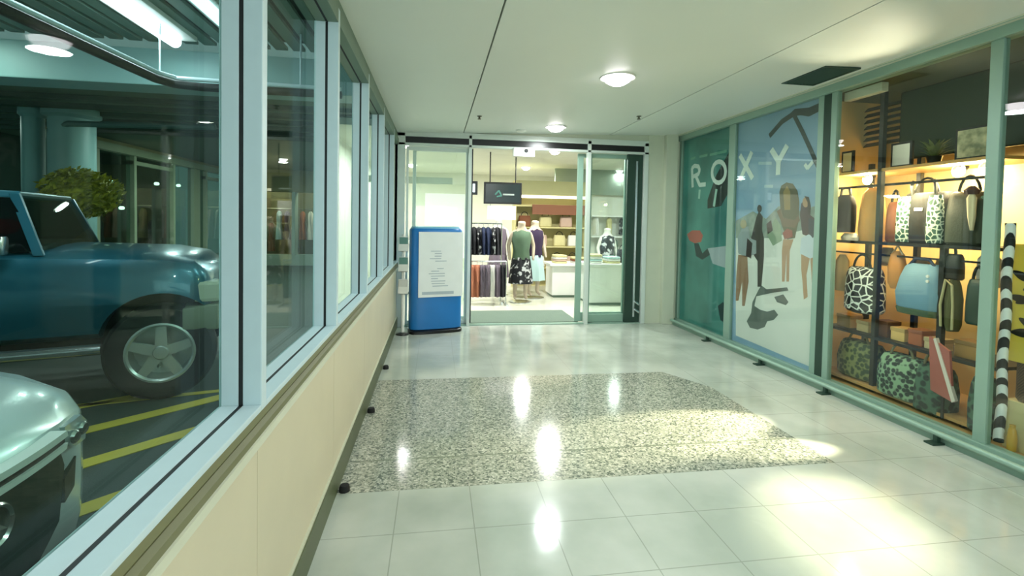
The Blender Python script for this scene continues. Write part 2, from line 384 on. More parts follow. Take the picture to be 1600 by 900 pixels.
# the display room behind the right-hand glass
struct(MB().box((3.8, YB, 0), (5.15, 7.2, 0.06)).build('floor_display', mat('tan display floor', (190, 152, 96), 0.5, vary=0.15)))
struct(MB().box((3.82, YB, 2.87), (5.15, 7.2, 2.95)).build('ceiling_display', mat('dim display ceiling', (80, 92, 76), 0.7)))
struct(MB().box((3.82, 4.62, 0.06), (4.75, 4.68, 2.87)).build('wall_display_end', M['ochre2'] if 'ochre2' in M else mat('ochre end wall', (222, 190, 124), 0.7)))
struct(MB().box((3.82, 7.12, 0.06), (4.75, 7.20, 2.87)).box((3.82, YB, 0.06), (4.75, YB+0.1, 2.87)).build('wall_display_side', M['pillar']))
dw = MB(); dw.box((4.75, YB, 0.06), (4.85, 7.2, 2.87))
M['ochre'] = mat('ochre shop wall', (232, 204, 140), 0.7, vary=0.10, scale=4)
struct(dw.build('wall_display_back', M['ochre']))

# outside: car park
GX = -14
gr = mat('car park asphalt', (58, 74, 66), 0.55, vary=0.12, scale=3, bump=0.25, bscale=120)
struct(MB().box((GX, -4, -0.12), (-0.70, 22, -0.005)).build('ground', gr))
yl = mat('yellow road paint', (206, 190, 70), 0.6, vary=0.12, scale=9)
def stripe(p, q, w=0.10):
    d = Vector((q[0]-p[0], q[1]-p[1])).normalized(); nn = Vector((-d.y, d.x))*w/2
    struct(MB().prism([(p[0]+nn.x, p[1]+nn.y), (p[0]-nn.x, p[1]-nn.y), (q[0]-nn.x, q[1]-nn.y), (q[0]+nn.x, q[1]+nn.y)], -0.004, 0.001, 'z').build('road_marking', yl))
stripe((-4.6, 3.94), (-0.9, 4.92), 0.07); stripe((-3.3, 4.02), (-2.35, 4.72), 0.10)
stripe((-2.62, 3.74), (-1.0, 5.24), 0.13); stripe((-2.30, 3.20), (-1.0, 4.52), 0.13); stripe((-2.1, 2.55), (-1.0, 3.65), 0.13)
can = mat('canopy slats', (96, 128, 116), 0.5, vary=0.1)
cs = MB()
for i in range(56):
    x = -0.8-i*0.16
    cs.box((x-0.11, -4, 3.16), (x, 5.1, 3.19))
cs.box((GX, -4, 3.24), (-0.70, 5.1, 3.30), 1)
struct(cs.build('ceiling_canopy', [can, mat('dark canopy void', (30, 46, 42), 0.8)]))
bm_ = mat('teal painted beam', (134, 172, 170), 0.5)
struct(MB().box((GX, 5.1, 2.76), (-0.70, 5.45, 3.10)).build('beam_canopy', bm_, bevel=0.01))
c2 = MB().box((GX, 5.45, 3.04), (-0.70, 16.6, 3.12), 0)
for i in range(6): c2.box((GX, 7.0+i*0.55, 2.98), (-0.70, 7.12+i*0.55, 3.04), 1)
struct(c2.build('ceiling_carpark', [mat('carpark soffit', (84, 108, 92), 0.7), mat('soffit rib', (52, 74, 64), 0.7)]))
colm = mat('teal painted column', (120, 160, 158), 0.5, vary=0.08)
for x, r in ((-5.72, 0.13), (-5.22, 0.27)):
    struct(MB().lathe([(r, 0), (r, 2.9), (r*1.25, 2.94), (r*1.25, 3.04)], (x, 8.05, 0), n=20).build('column', colm, smooth=True))
struct(MB().tube([(-5.46, 7.98, 0), (-5.46, 7.98, 2.55), (-5.40, 7.90, 2.72), (-5.1, 7.8, 2.8), (-3.2, 7.8, 2.84)], 0.045, 8).build('trim_downpipe', mat('pipe', (70, 104, 98), 0.5), smooth=True))
lw_ = MB().box((-12, 7.4, 0), (-5.35, 7.7, 1.72)); lw_.box((-12, 7.36, 1.72), (-5.3, 7.74, 1.80), 1)
struct(lw_.build('wall_planter', [mat('dark green wall', (40, 74, 70), 0.7), bm_]))
# building opposite, receding along the car park
fac = MB(); fx = -6.5
fac.box((fx-0.2, 9.4, 2.95), (fx, 16.6, 3.9), 0); fac.box((fx-0.05, 9.4, 2.80), (fx+0.12, 16.6, 2.95), 1)
for y, w in ((10.55, 0.10), (11.75, 0.09), (13.35, 0.09), (14.4, 0.35), (15.1, 0.09), (16.5, 0.1)):
    fac.box((fx-0.1, y, 0), (fx+0.06, y+w, 2.8), 1)
fac.box((fx-0.1, 11.75, 2.62), (fx+0.05, 13.4, 2.70), 1); fac.box((fx-0.1, 15.1, 2.58), (fx+0.05, 16.5, 2.66), 1); fac.box((fx-0.1, 9.4, 0), (fx+0.05, 16.6, 0.12), 1)
struct(fac.build('wall_facade', [mat('beige facade', (150, 146, 108), 0.7), mat('pale facade frame', (150, 164, 134), 0.5)]))
fg = struct(MB().box((fx-0.03, 9.4, 0.1), (fx-0.02, 16.6, 2.8)).build('window_30', glass('dark facade glass', (0.55, 0.72, 0.66), 1.2, 0.09)))
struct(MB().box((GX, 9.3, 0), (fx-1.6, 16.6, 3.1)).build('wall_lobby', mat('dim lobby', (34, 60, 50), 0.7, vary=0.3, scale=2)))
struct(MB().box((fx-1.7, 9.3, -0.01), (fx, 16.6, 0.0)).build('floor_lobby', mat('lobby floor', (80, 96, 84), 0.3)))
# far end of the car park: lit shopfront facing us
fe = MB(); fe.box((-6.7, 16.6, 0), (-0.7, 16.9, 0.35), 1); fe.box((-6.7, 16.6, 2.35), (-0.7, 16.9, 3.9), 0)
for x in (-6.5, -5.5, -4.55, -3.6, -2.6, -1.6, -0.8): fe.box((x, 16.55, 0.35), (x+0.1, 16.9, 2.35), 1)
struct(fe.build('wall_far', [mat('beige render', (158, 152, 112), 0.7), mat('pale frame', (158, 176, 158), 0.5)]))
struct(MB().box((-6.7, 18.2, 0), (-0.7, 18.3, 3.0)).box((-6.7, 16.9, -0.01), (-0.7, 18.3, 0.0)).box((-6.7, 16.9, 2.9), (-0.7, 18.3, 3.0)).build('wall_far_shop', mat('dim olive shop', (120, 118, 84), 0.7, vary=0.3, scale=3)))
struct(MB().box((-14.1, -4, -0.1), (-14, 22, 1.2)).build('wall_parapet', colm))
# ================================================================== CORRIDOR FITTINGS
ring_m = mat('white lamp ring', (226, 230, 222), 0.4)
def downlight(x, y, label, power=38, r=0.115, z=None, group='corridor downlights', ring=True, color=WHITE_LAMP):
    z = ceil_z(x) if z is None else z
    o = MB().lathe([(r, -0.004), (r+0.03, -0.012), (r+0.034, -0.004), (r+0.034, 0.0)], n=28).build('ceiling_downlight', ring_m, smooth=True, loc=(x, y, z))
    tag(o, label, 'ceiling light', group)
    MB().lathe([(0.001, -0.075), (r*0.5, -0.066), (r*0.85, -0.04), (r, -0.012), (r, -0.002)], n=28).build('diffuser', M['lamp'], o, smooth=True)  # domed so its shape suggests the glare around the lamp
    area('downlight_beam', (x, y, z-0.085), r*2, power, color)
    return o
downlight(1.585, 4.25, 'large bright round downlight in the corridor ceiling, nearer of the two in view', 42, 0.125)
downlight(1.60, 6.62, 'round downlight in the corridor ceiling close to the end doors', 34, 0.115)
for y in (1.75, -0.7): downlight(1.6, y, 'unseen round downlight added to the corridor ceiling above or behind the viewer', 40)  # out of view, added along the row to light the foreground
def sprinkler(x, y, label):
    o = MB().lathe([(0.03, 0), (0.03, -0.006), (0.012, -0.01), (0.012, -0.03), (0.022, -0.035), (0.022, -0.04), (0.004, -0.042)], n=14).build('sprinkler_head', mat('sprinkler brass', (92, 92, 76), 0.4, 0.5), smooth=True, loc=(x, y, ceil_z(x)))
    tag(o, label, 'sprinkler')
sprinkler(0.50, 6.0, 'small dark sprinkler head on the ceiling beside the left panel joint')
sprinkler(2.47, 5.85, 'small dark sprinkler head on the ceiling towards the shopfront side')
tag(MB().lathe([(0.075, 0), (0.075, -0.012), (0.05, -0.03), (0.001, -0.032)], n=20).build('smoke_detector', M['ceiling'], smooth=True, loc=(1.17, 6.9, ceil_z(1.17))), 'flat round smoke detector on the ceiling beside the far downlight', 'smoke detector')
v = empty('ceiling_vent', (3.40, 4.02, ceil_z(3.40)), 'dark green slatted air vent in the ceiling over the shopfront', 'vent')
q = MB()
for a in ((-0.17, -0.27, -0.17+0.02, 0.27), (0.15, -0.27, 0.17, 0.27), (-0.15, -0.27, 0.15, -0.25), (-0.15, 0.25, 0.15, 0.27)): q.box((a[0], a[1], -0.012), (a[2], a[3], 0.002))
q.build('frame', M['dark_green'], v)
q = MB()
for i in range(9): q.prism([(-0.15+i*0.033, -0.002), (-0.15+i*0.033+0.022, -0.012), (-0.15+i*0.033+0.026, -0.010), (-0.15+i*0.033+0.004, 0.0)], -0.25, 0.25, 'y')
q.build('slats', M['dark_green'], v)
for i, (y, w) in enumerate(((2.86, 'nearest to the viewer'), (4.02, 'second along from the viewer'), (5.18, 'farthest of the three'))):
    o = MB().lathe([(0.03, 0), (0.03, 0.02), (0.024, 0.035), (0.001, 0.037)], n=14).build('floor_stop', M['rubber'], smooth=True, loc=(-0.495, y, 0))
    tag(o, 'small black rubber stop on the floor against the olive skirting, ' + w, 'door stop')

# blue display stand in front of the left pane
st = empty('display_stand', (0.0, 6.9, 0), 'blue curved display stand holding a large white printed sheet beside the end doors', 'display stand', rz=math.radians(14))
blue = mat('blue stand shell', (22, 116, 188), 0.35, vary=0.08)
def curve_panel(mb, x0, x1, z0, z1, y, bow, th, n=10, k=0):
    for i in range(n):
        a, bq = i/n, (i+1)/n
        xa, xb = x0+(x1-x0)*a, x0+(x1-x0)*bq
        ya, yb = y-bow*math.sin(math.pi*a), y-bow*math.sin(math.pi*bq)
        mb.add([(xa, ya, z0), (xb, yb, z0), (xb, yb+th, z0), (xa, ya+th, z0), (xa, ya, z1), (xb, yb, z1), (xb, yb+th, z1), (xa, ya+th, z1)],
               [(0,3,2,1), (4,5,6,7), (0,1,5,4), (1,2,6,5), (2,3,7,6), (3,0,4,7)], k)
q = MB(); q.soft([(0.05, 0.34, 0.12), (0.06, 0.36, 0.14), (1.40, 0.36, 0.14), (1.43, 0.345, 0.12)], 40, axis='x', pw=4); q.build('shell', blue, st, smooth=True)
q = MB(); q.soft([(0.0, 0.37, 0.17), (0.035, 0.37, 0.17), (0.05, 0.35, 0.15)], 40, axis='x', pw=4); q.build('base', M['black'], st, smooth=True)
paper = mat('white printed paper', (236, 238, 236), 0.35)
q = MB().box((-0.27, -0.152, 0.50), (0.345, -0.141, 1.385)); pn = q.build('sheet', paper, st)
q = MB()
for i in range(16):
    zz = 1.12-i*0.034; l = random.uniform(0.12, 0.36); x0 = -0.02 + random.uniform(-0.05, 0.05)-l/4
    if random.random() < 0.85: q.box((x0, -0.1535, zz), (x0+l*0.7, -0.152, zz+0.011))
q.build('printed_text', mat('grey print', (176, 186, 194), 0.5), pn)
MB().box((-0.22, -0.1535, 0.535), (0.22, -0.152, 0.575)).build('printed_band', mat('grey band print', (176, 186, 194), 0.5), pn)
q = MB(); q.soft([(1.43, 0.345, 0.12), (1.455, 0.33, 0.10)], 40, axis='x', pw=4); q.build('top_cap', mat('pale blue cap', (120, 180, 210), 0.3), st, smooth=True)
# small rack of leaflets on a white pole beside it
lr = empty('leaflet_rack', (-0.43, 6.72, 0), 'narrow white leaflet rack on a pole between the left windows and the blue stand', 'leaflet rack')
MB().lathe([(0.085, 0.0), (0.085, 0.012), (0.025, 0.03), (0.001, 0.03)], n=20).build('base', M['black'], lr, smooth=True)
MB().tube([(0, 0, 0.02), (0, 0, 1.35)], 0.018, 10).build('pole', M['white'], lr, smooth=True)
for z in (0.55, 0.85, 1.12):
    t_ = MB().box((-0.06, -0.05, z), (0.07, -0.045, z+0.10)).box((-0.06, -0.05, z), (0.07, -0.015, z+0.006)).box((-0.06, -0.02, z), (0.07, -0.015, z+0.20)).build('tray', M['white'], lr)
    MB().box((-0.05, -0.043, z+0.006), (0.06, -0.022, z+0.19)).build('leaflets', mat('leaflet', random.choice([(190, 200, 196), (96, 140, 130), (205, 205, 200)]), 0.5), t_)
# door sensor over the entrance
ds = MB().box((1.10, YE-0.09, 2.50), (1.42, YE+0.01, 2.625)).build('door_sensor', M['white'], bevel=0.012)
tag(ds, 'white motion sensor box above the sliding doors', 'sensor')
MB().lathe([(0.03, -0.02), (0.028, 0.0)], (1.29, YE-0.075, 2.585), 'y', 16).build('lens', M['black'], ds)

# ================================================================== SHOP BEYOND THE DOORS
SL = (0.98, 1.0, 0.95)
for i, (x, y) in enumerate([(-0.6, 9.0), (2.17, 9.0), (4.55, 9.0), (-0.6, 12.2), (2.16, 11.95), (4.55, 11.95)]):
    dl = downlight(x, y, ['round shop downlight just inside the doors, left row', 'round shop downlight just inside the open doorway', 'round shop downlight seen high in the right door pane, nearer one',
        'round shop downlight deep inside, seen through the left pane', 'round shop downlight seen over the hanging screen', 'round shop downlight deep inside, seen through the right pane'][i], 95, 0.10, 2.88, 'shop downlights', color=SL)
tv = empty('hanging_screen', (1.27, 9.5, 1.88), 'black flat screen hung from the shop ceiling, white sign below it', 'screen')
MB().box((-0.37, -0.03, 0), (0.37, 0.04, 0.42)).build('casing', M['black'], tv, bevel=0.01)
MB().box((-0.335, -0.033, 0.035), (0.335, -0.03, 0.385)).build('display', mat('dark screen', (22, 34, 34), 0.2), tv)
q = MB(); q.ribbon([(-0.15, 0.18), (-0.08, 0.26), (-0.03, 0.16), (-0.12, 0.14)], 0.03, 'y', -0.035, -0.033); q.box((0.0, -0.035, 0.17), (0.22, -0.033, 0.20), 1)
q.build('screen_graphic', [mat('dim teal glyph', (70, 120, 110), 0.4), mat('dim grey text', (150, 160, 155), 0.4)], tv)
for x in (-0.25, 0.25): MB().tube([(x, 0.01, 0.42), (x, 0.01, 1.0)], 0.012, 8).build('hanger_rod', M['black_metal'], tv)
sg = MB().box((-0.28, -0.02, 0), (0.28, 0.01, 0.27)).build('hanging_sign', mat('pale pink white sign', (226, 220, 224), 0.5), loc=(1.25, 9.5, 1.575))
tag(sg, 'plain pale sign panel hanging directly under the black screen', 'sign')
for x in (-0.22, 0.22): MB().tube([(x, -0.005, 0.27), (x, -0.005, 0.31)], 0.006, 6).build('link', M['chrome'], sg)
ts = MB().box((-0.11, -0.02, -0.13), (0.11, 0.02, 0.13)).build('small_screen', M['black'], bevel=0.008, loc=(0.66, 9.4, 2.17))
tag(ts, 'small white lit screen in a black frame beside the left door post', 'screen')
MB().box((-0.09, -0.023, -0.08), (0.06, -0.02, 0.08)).build('display', emit('pale screen', (220, 232, 240), 1.0), ts)
MB().tube([(0, 0, 0.13), (0, 0, 0.71)], 0.012, 8).build('hanger_rod', M['black_metal'], ts)

def rack(name, x0, x1, y, z, label):
    o = empty(name, ((x0+x1)/2, y, 0), label, 'clothes rack'); w = (x1-x0)/2
    MB().tube([(-w, 0, z), (w, 0, z)], 0.014, 8).build('rail', M['chrome'], o, smooth=True)
    for s in (-1, 1):
        MB().tube([(s*w, 0, 0.03), (s*w, 0, z)], 0.014, 8).build('upright', M['chrome'], o, smooth=True)
        MB().box((s*w-0.02, -0.25, 0), (s*w+0.02, 0.25, 0.03)).build('foot', M['chrome'], o)
    return o
def garment(x, y, ztop, h, w, mtl, label, group, d=0.10, kind='top', name=None, axis='y'):
    """hung or folded-on-hanger garment, seen edge on or from the front; width runs along axis"""
    q = MB()
    if kind == 'dress': secs = [(0, w*0.56, d), (h*0.3, w*0.50, d), (h*0.55, w*0.36, d*0.8), (h*0.75, w*0.42, d*0.8), (h*0.92, w*0.40, d*0.6), (h, w*0.16, d*0.3)]
    elif kind == 'pants': secs = [(0, w*0.46, d*0.7), (h*0.5, w*0.48, d*0.8), (h*0.95, w*0.42, d*0.6), (h, w*0.40, d*0.4)]
    else: secs = [(0, w*0.48, d), (h*0.5, w*0.46, d), (h*0.8, w*0.5, d*0.8), (h*0.95, w*0.40, d*0.5), (h, w*0.12, d*0.3)]
    q.soft(secs, 32, 0.22, 5, axis=axis, pw=2.6, ph=random.random()*6)
    o = q.build(name or {'dress': 'dress', 'pants': 'trousers'}.get(kind, 'shirt'), mtl, smooth=True, loc=(x, y, ztop-h))
    tag(o, label, {'dress': 'dress', 'pants': 'trousers'}.get(kind, 'shirt'), group)
    hk = MB().tube([(0, 0, h-0.01), (0, 0, h+0.045), (0.01, 0, h+0.07), (0.025, 0, h+0.06)], 0.004, 6).build('hanger_hook', M['chrome'], o)
    return o
cl = {'black': mat('black cloth', (24, 24, 30), 0.9), 'navy': mat('navy cloth', (34, 44, 74), 0.9), 'print': pattern('black and white print', 'blotch', (20, 20, 26), (206, 206, 206), 11, 0.58, 0.03),
      'grey': mat('mauve grey cloth', (116, 104, 116), 0.9), 'rust': mat('rust cloth', (178, 112, 84), 0.9), 'white': mat('white cloth', (220, 218, 210), 0.9), 'green': mat('green cloth', (92, 116, 92), 0.9, vary=0.15),
      'plum': mat('dark plum cloth', (44, 28, 56), 0.9), 'pale': mat('pale aqua cloth', (178, 206, 204), 0.9), 'cream': mat('cream cloth', (214, 204, 150), 0.9, vary=0.12), 'brown': mat('brown cloth', (126, 78, 52), 0.9), 'rose': mat('rose cloth', (196, 168, 150), 0.9)}
rack('clothes_rack', 0.55, 1.24, 9.35, 1.50, 'chrome clothes rack inside the doorway under the black screen')
up = ['print', 'black', 'print', 'navy', 'navy', 'print', 'black']
lab = ['black and white printed top at the left end of the rack', 'black top second from the left on the rack', 'printed black and white top third from the left', 'navy top at the middle of the rack', 'navy top right of the middle of the rack', 'printed black and white top second from the right end', 'plain black top at the right end of the rack']
for i, kk in enumerate(up): garment(0.62+i*0.09, 9.35, 1.43, 0.52, 0.13, cl[kk], lab[i], 'tops hanging on the doorway rack', 0.20, axis='x')
rack('clothes_rack', 0.60, 1.30, 9.05, 0.80, 'low chrome clothes rack inside the doorway in front of the tall rack')
lo = ['rust', 'rust', 'grey', 'grey', 'white', 'grey', 'black']
lab = ['rust trousers at the left end of the low rack', 'rust trousers second from the left on the low rack', 'mauve grey trousers third from the left', 'mauve grey trousers mid rack', 'white trousers on the low rack', 'mauve grey trousers near the right end of the low rack', 'black trousers at the right end of the low rack']
for i, kk in enumerate(lo): garment(0.66+i*0.095, 9.05, 0.73, 0.58, 0.12, cl[kk], lab[i], 'trousers hanging on the low rack', 0.17, 'pants', axis='x')
def mannequin(x, y, h, label, body_m, top_m, skirt_m, rz=0.0, group='dressed mannequins in the shop', topname='top'):
    s = h/1.75; o = empty('mannequin', (x, y, 0.03), label, 'mannequin', group, rz)
    P = [(0,0,0.95),(0,0,1.12),(0,0,1.32),(0,0,1.45),(0,0,1.55),(0,-0.01,1.66),  (0.18,0,1.40),(0.26,0.0,1.14),(0.24,-0.08,0.92),(0.24,-0.10,0.84),
         (-0.18,0,1.40),(-0.27,0.02,1.14),(-0.25,-0.05,0.92),(-0.25,-0.07,0.84), (0.10,0,0.88),(0.11,-0.01,0.50),(0.11,0.03,0.10),(0.12,-0.08,0.04), (-0.10,0,0.88),(-0.11,0.02,0.50),(-0.11,0.05,0.10),(-0.12,-0.06,0.04)]
    E = [(0,1),(1,2),(2,3),(3,4),(4,5),(3,6),(6,7),(7,8),(8,9),(3,10),(10,11),(11,12),(12,13),(0,14),(14,15),(15,16),(16,17),(0,18),(18,19),(19,20),(20,21)]
    R = [.13,.11,.13,.08,.055,.135,.055,.04,.032,.024,.055,.04,.032,.024,.095,.06,.04,.03,.095,.06,.04,.03]
    skin('body', [tuple(c*s for c in p) for p in P], E, [r*s for r in R], body_m, o)
    MB().soft([(0.86*s, 0.19*s, 0.155*s), (1.05*s, 0.17*s, 0.145*s), (1.28*s, 0.21*s, 0.16*s), (1.42*s, 0.20*s, 0.12*s), (1.47*s, 0.10*s, 0.08*s)], 28, 0.05, 6, axis='x').build(topname, top_m, o, smooth=True)
    MB().soft([(0.36*s, 0.26*s, 0.21*s), (0.6*s, 0.235*s, 0.19*s), (0.86*s, 0.195*s, 0.16*s), (0.90*s, 0.18*s, 0.15*s)], 32, 0.10, 8, axis='x').build('skirt', skirt_m, o, smooth=True)
    MB().lathe([(0.22, -0.03), (0.22, -0.02), (0.20, -0.015), (0.001, -0.015)], n=24).build('base', M['chrome'], o, smooth=True)
mb_ = mat('beige mannequin', (198, 180, 156), 0.5); mb2 = mat('white mannequin', (222, 218, 208), 0.4)
mannequin(1.62, 9.3, 1.62, 'mannequin in a green top and a black and white printed skirt beside the rack', mb_, cl['green'], cl['print'])
mannequin(1.98, 9.78, 1.64, 'mannequin in a dark plum top and a pale skirt behind the green one', mb_, cl['plum'], cl['pale'], 0.5)
mannequin(1.30, 10.3, 1.66, 'mannequin in a mauve grey outfit behind the tall rack', mb2, cl['grey'], cl['grey'], -0.4)
mannequin(3.66, 10.2, 1.50, 'mannequin in a black printed top seen through the right pane', mb2, cl['print'], cl['cream'], 0.3)
def table(x, y, w, d, h, label, mtl=None):
    o = empty('display_table', (x, y, 0), label, 'table')
    MB().box((-w/2, -d/2, h-0.05), (w/2, d/2, h)).build('table_top', mtl or M['white'], o, bevel=0.006)
    MB().box((-w/2+0.06, -d/2+0.05, 0.05), (w/2-0.06, d/2-0.05, h-0.05)).build('body', mtl or M['white'], o)
    MB().box((-w/2+0.09, -d/2+0.08, 0.0), (w/2-0.09, d/2-0.08, 0.05)).build('plinth', M['alu_head'], o)
    return o
table(2.78, 10.1, 0.95, 0.7, 0.70, 'white display table with folded clothes just inside the doorway')
table(3.35, 9.2, 1.1, 0.8, 0.78, 'white display table seen through the right door pane')
table(4.7, 10.6, 1.1, 0.8, 0.85, 'white display table deep in the shop behind the right pane')
table(-0.25, 10.6, 1.4, 0.6, 1.1, 'tall white display counter seen through the left pane')
def folded(x, y, z, n, label, cols, group):
    for i in range(n):
        c = cols[i % len(cols)]
        tag(MB().soft([(0, 0.13, 0.16), (0.01, 0.14, 0.17), (0.035, 0.14, 0.17), (0.042, 0.12, 0.15)], 28, axis='x', pw=5).build('folded_shirt', cl[c], smooth=True, loc=(x, y, z+i*0.043)), label % (['bottom', 'second from bottom', 'third from bottom', 'fourth from bottom', 'top'][i] if i < n-1 else 'topmost'), 'shirt', group)
folded(2.55, 9.98, 0.70, 4, '%s folded shirt of the pile on the doorway table', ['cream', 'rose', 'white', 'cream'], 'folded shirts on the doorway table')
folded(2.95, 9.98, 0.70, 3, '%s folded shirt of the short pile on the doorway table', ['white', 'brown', 'cream'], 'folded shirts on the doorway table')
folded(3.0, 9.1, 0.78, 4, '%s folded shirt of the pile on the right pane table', ['white', 'pale', 'white', 'cream'], 'folded shirts behind the right pane')
folded(3.36, 9.1, 0.78, 3, '%s folded shirt of the middle pile on the right pane table', ['cream', 'white', 'pale'], 'folded shirts behind the right pane')
# shoes / bags in black on the right table
def small_bag(x, y, z, w, h, mtl, label, group=None, d=0.1, axis='x', name='handbag', hm=None):
    o = MB().soft([(0, w*0.46, d*0.8), (h*0.08, w*0.5, d), (h*0.75, w*0.47, d*0.8), (h*0.95, w*0.44, d*0.45), (h, w*0.42, d*0.3)], 32, 0.04, 5, axis=axis, pw=3.5).build(name, mtl, smooth=True, loc=(x, y, z))
    tag(o, label, 'bag', group)
    pts = []
    for i in range(9):
        a = math.pi*i/8; u = -math.cos(a)*w*0.28; pts.append((u, 0, h*0.95+math.sin(a)*h*0.38) if axis == 'x' else (0, u, h*0.95+math.sin(a)*h*0.38))
    MB().tube(pts, 0.009, 8).build('handle', hm or M['black_metal'], o, smooth=True)
    return o
small_bag(3.62, 9.2, 0.78, 0.22, 0.26, cl['black'], 'small black handbag on the right pane table')
small_bag(3.80, 9.0, 0.78, 0.18, 0.30, cl['print'], 'black and white printed bag at the end of the right pane table')
# wall shelving with lit strip and brown board
us = empty('shelf_unit', (2.55, 11.4, 0), 'tall cream shelf unit with a lit strip and brown board facing the doorway', 'shelf unit')
cream = mat('cream shelving', (206, 196, 140), 0.6)
MB().box((-0.75, 0.25, 0), (0.95, 0.30, 2.5)).build('back_panel', cream, us)
for s in (-0.75, 0.92): MB().box((s, -0.15, 0), (s+0.03, 0.25, 2.5)).build('side_panel', cream, us)
for z in (0.45, 0.95, 1.40, 1.90): MB().box((-0.72, -0.15, z), (0.92, 0.25, z+0.03)).build('shelf', cream, us)
MB().box((-0.72, -0.17, 2.10), (0.92, -0.14, 2.16)).build('light_strip', emit('warm strip', (255, 246, 214), 4), us)
MB().box((-0.35, -0.19, 1.72), (0.92, -0.15, 1.95)).build('brown_board', mat('red brown board', (134, 84, 56), 0.6), us)
MB().box((-0.72, -0.16, 2.16), (0.92, 0.25, 2.5)).build('top_fascia', mat('olive fascia', (166, 164, 118), 0.6), us)
for i, (x, z, kk) in enumerate([(-0.55, 0.48, 'cream'), (-0.15, 0.48, 'white'), (0.3, 0.48, 'cream'), (0.68, 0.48, 'rose'), (-0.55, 0.98, 'cream'), (-0.1, 0.98, 'rose'), (0.35, 0.98, 'cream'), (0.7, 0.98, 'white'), (-0.5, 1.43, 'brown'), (0.0, 1.43, 'cream'), (0.5, 1.43, 'rose')]):
    small_bag(2.55+x, 11.4, z, 0.30, 0.26, cl[kk], ['cream bag at the left of the lowest shelf in the doorway unit', 'white bag on the lowest shelf of the doorway unit', 'cream bag right of centre on the lowest doorway shelf', 'rose bag at the right of the lowest doorway shelf',
        'cream bag at the left of the middle doorway shelf', 'rose bag on the middle doorway shelf', 'cream bag right of centre on the middle doorway shelf', 'white bag at the right of the middle doorway shelf', 'brown bag at the left of the upper doorway shelf', 'cream bag on the upper doorway shelf', 'rose bag at the right of the upper doorway shelf'][i], 'bags on the doorway shelf unit', 0.09)
ps = MB().box((-0.5, 0, 0), (0.45, 0.02, 0.42)).build('poster_board', mat('pale pink poster', (226, 214, 210), 0.5), loc=(0.0, 10.55, 1.42))
tag(ps, 'pale pinkish poster board above the counter behind the left pane', 'poster')
for x in (-0.4, 0.35): MB().box((x, 0.02, -0.32), (x+0.03, 0.04, 0.40)).build('support', M['white_alu'], ps)
# merchandise behind the right pane: wall fixture with pale goods
wf = empty('wall_fixture', (5.0, 11.75, 0), 'pale wall fixture with hanging goods seen at the back through the right pane', 'shelf unit')
MB().box((-1.3, 0, 0), (1.3, 0.05, 2.2)).build('back_panel', M['shopwall'], wf)
for z in (0.6, 1.2, 1.7): MB().box((-1.3, -0.35, z), (1.3, 0, z+0.03)).build('shelf', M['white'], wf)
for i in range(14):
    kk = ['white', 'pale', 'cream', 'green', 'print', 'white', 'rose'][i % 7]
    garment(3.85+i*0.165, 11.55, [1.68, 1.15][i % 2], 0.42, 0.13, cl[kk], '%s shirt hanging on the back fixture, number %d from its left end' % ({'print': 'black and white', 'pale': 'pale aqua'}.get(kk, kk), i+1), 'shirts on the back fixture', 0.10, axis='x')

# ================================================================== RIGHT SHOPFRONT: printed graphics
teal = pattern('teal sea print', 'blotch', (44, 108, 106), (86, 156, 148), 2.2, 0.5, 0.25, 0.35)
sky = pattern('blue sky print', 'blotch', (122, 156, 186), (152, 180, 204), 1.5, 0.5, 0.3, 0.35)
sandp = mat('white sand print', (222, 222, 216), 0.35, vary=0.04)
def printed(polys, name, mtl, parent, x):
    q = MB()
    for p in polys: q.prism([atx(px, py, 3.75) for px, py in p], x, x+0.001, 'x')
    return q.build(name, mtl, parent)
P1 = MB().box((3.766, 5.895, 0.085), (3.772, 7.14, 2.835)).build('window_graphic', teal)
tag(P1, 'dark teal underwater window graphic with the start of the white ROXY lettering', 'window graphic')
P2 = MB().box((3.766, 4.395, 0.085), (3.772, 5.765, 2.835)).build('window_graphic', sky)
tag(P2, 'beach scene window graphic with people, surfboards and the end of ROXY', 'window graphic')
wl_ = mat('white vinyl lettering', (226, 236, 230), 0.4)
def strokes(lists, w, name, parent, mtl=None, x=3.7625):
    q = MB()
    for i, l in enumerate(lists): q.ribbon([atx(px, py, 3.75) for px, py in l], w, 'x', x-i*0.0009, x+0.001-i*0.0009)
    return q.build(name, mtl or wl_, parent)
strokes([[(1081, 292), (1080, 263), (1084, 259), (1090, 260), (1092, 266), (1090, 272), (1082, 276)], [(1086, 275), (1092, 289), (1101, 288)]], 0.06, 'lettering', P1)
ov = [(1122+10.5*math.sin(a*math.pi/8), 269-16.5*math.cos(a*math.pi/8)-0.10*10.5*math.sin(a*math.pi/8)) for a in range(17)]
strokes([ov], 0.06, 'lettering', P1)
strokes([[(1155, 243), (1174, 278)], [(1173, 238), (1155, 281)]], 0.065, 'lettering', P2)
strokes([[(1204, 234), (1215, 252)], [(1228, 228), (1215, 252), (1214, 272)]], 0.07, 'lettering', P2)
strokes([[(1256, 257), (1260, 263), (1268, 253)]], 0.04, 'bird_mark', P2)
strokes([[(1078, 249), (1085, 246)], [(1092, 245), (1104, 242)], [(1108, 242), (1134, 236)]], 0.035, 'small_text', P1, mat('pale green print', (120, 176, 156), 0.4))
strokes([[(1184, 255), (1204, 255)], [(1193, 291), (1206, 291)]], 0.035, 'cloud_streak', P2, mat('pale cloud print', (176, 200, 210), 0.4))
printed([[(1117, 275), (1137, 238), (1137, 300), (1125, 322), (1104, 326), (1104, 312)]], 'diver_silhouette', mat('black print', (20, 36, 34), 0.4), P1, 3.764)
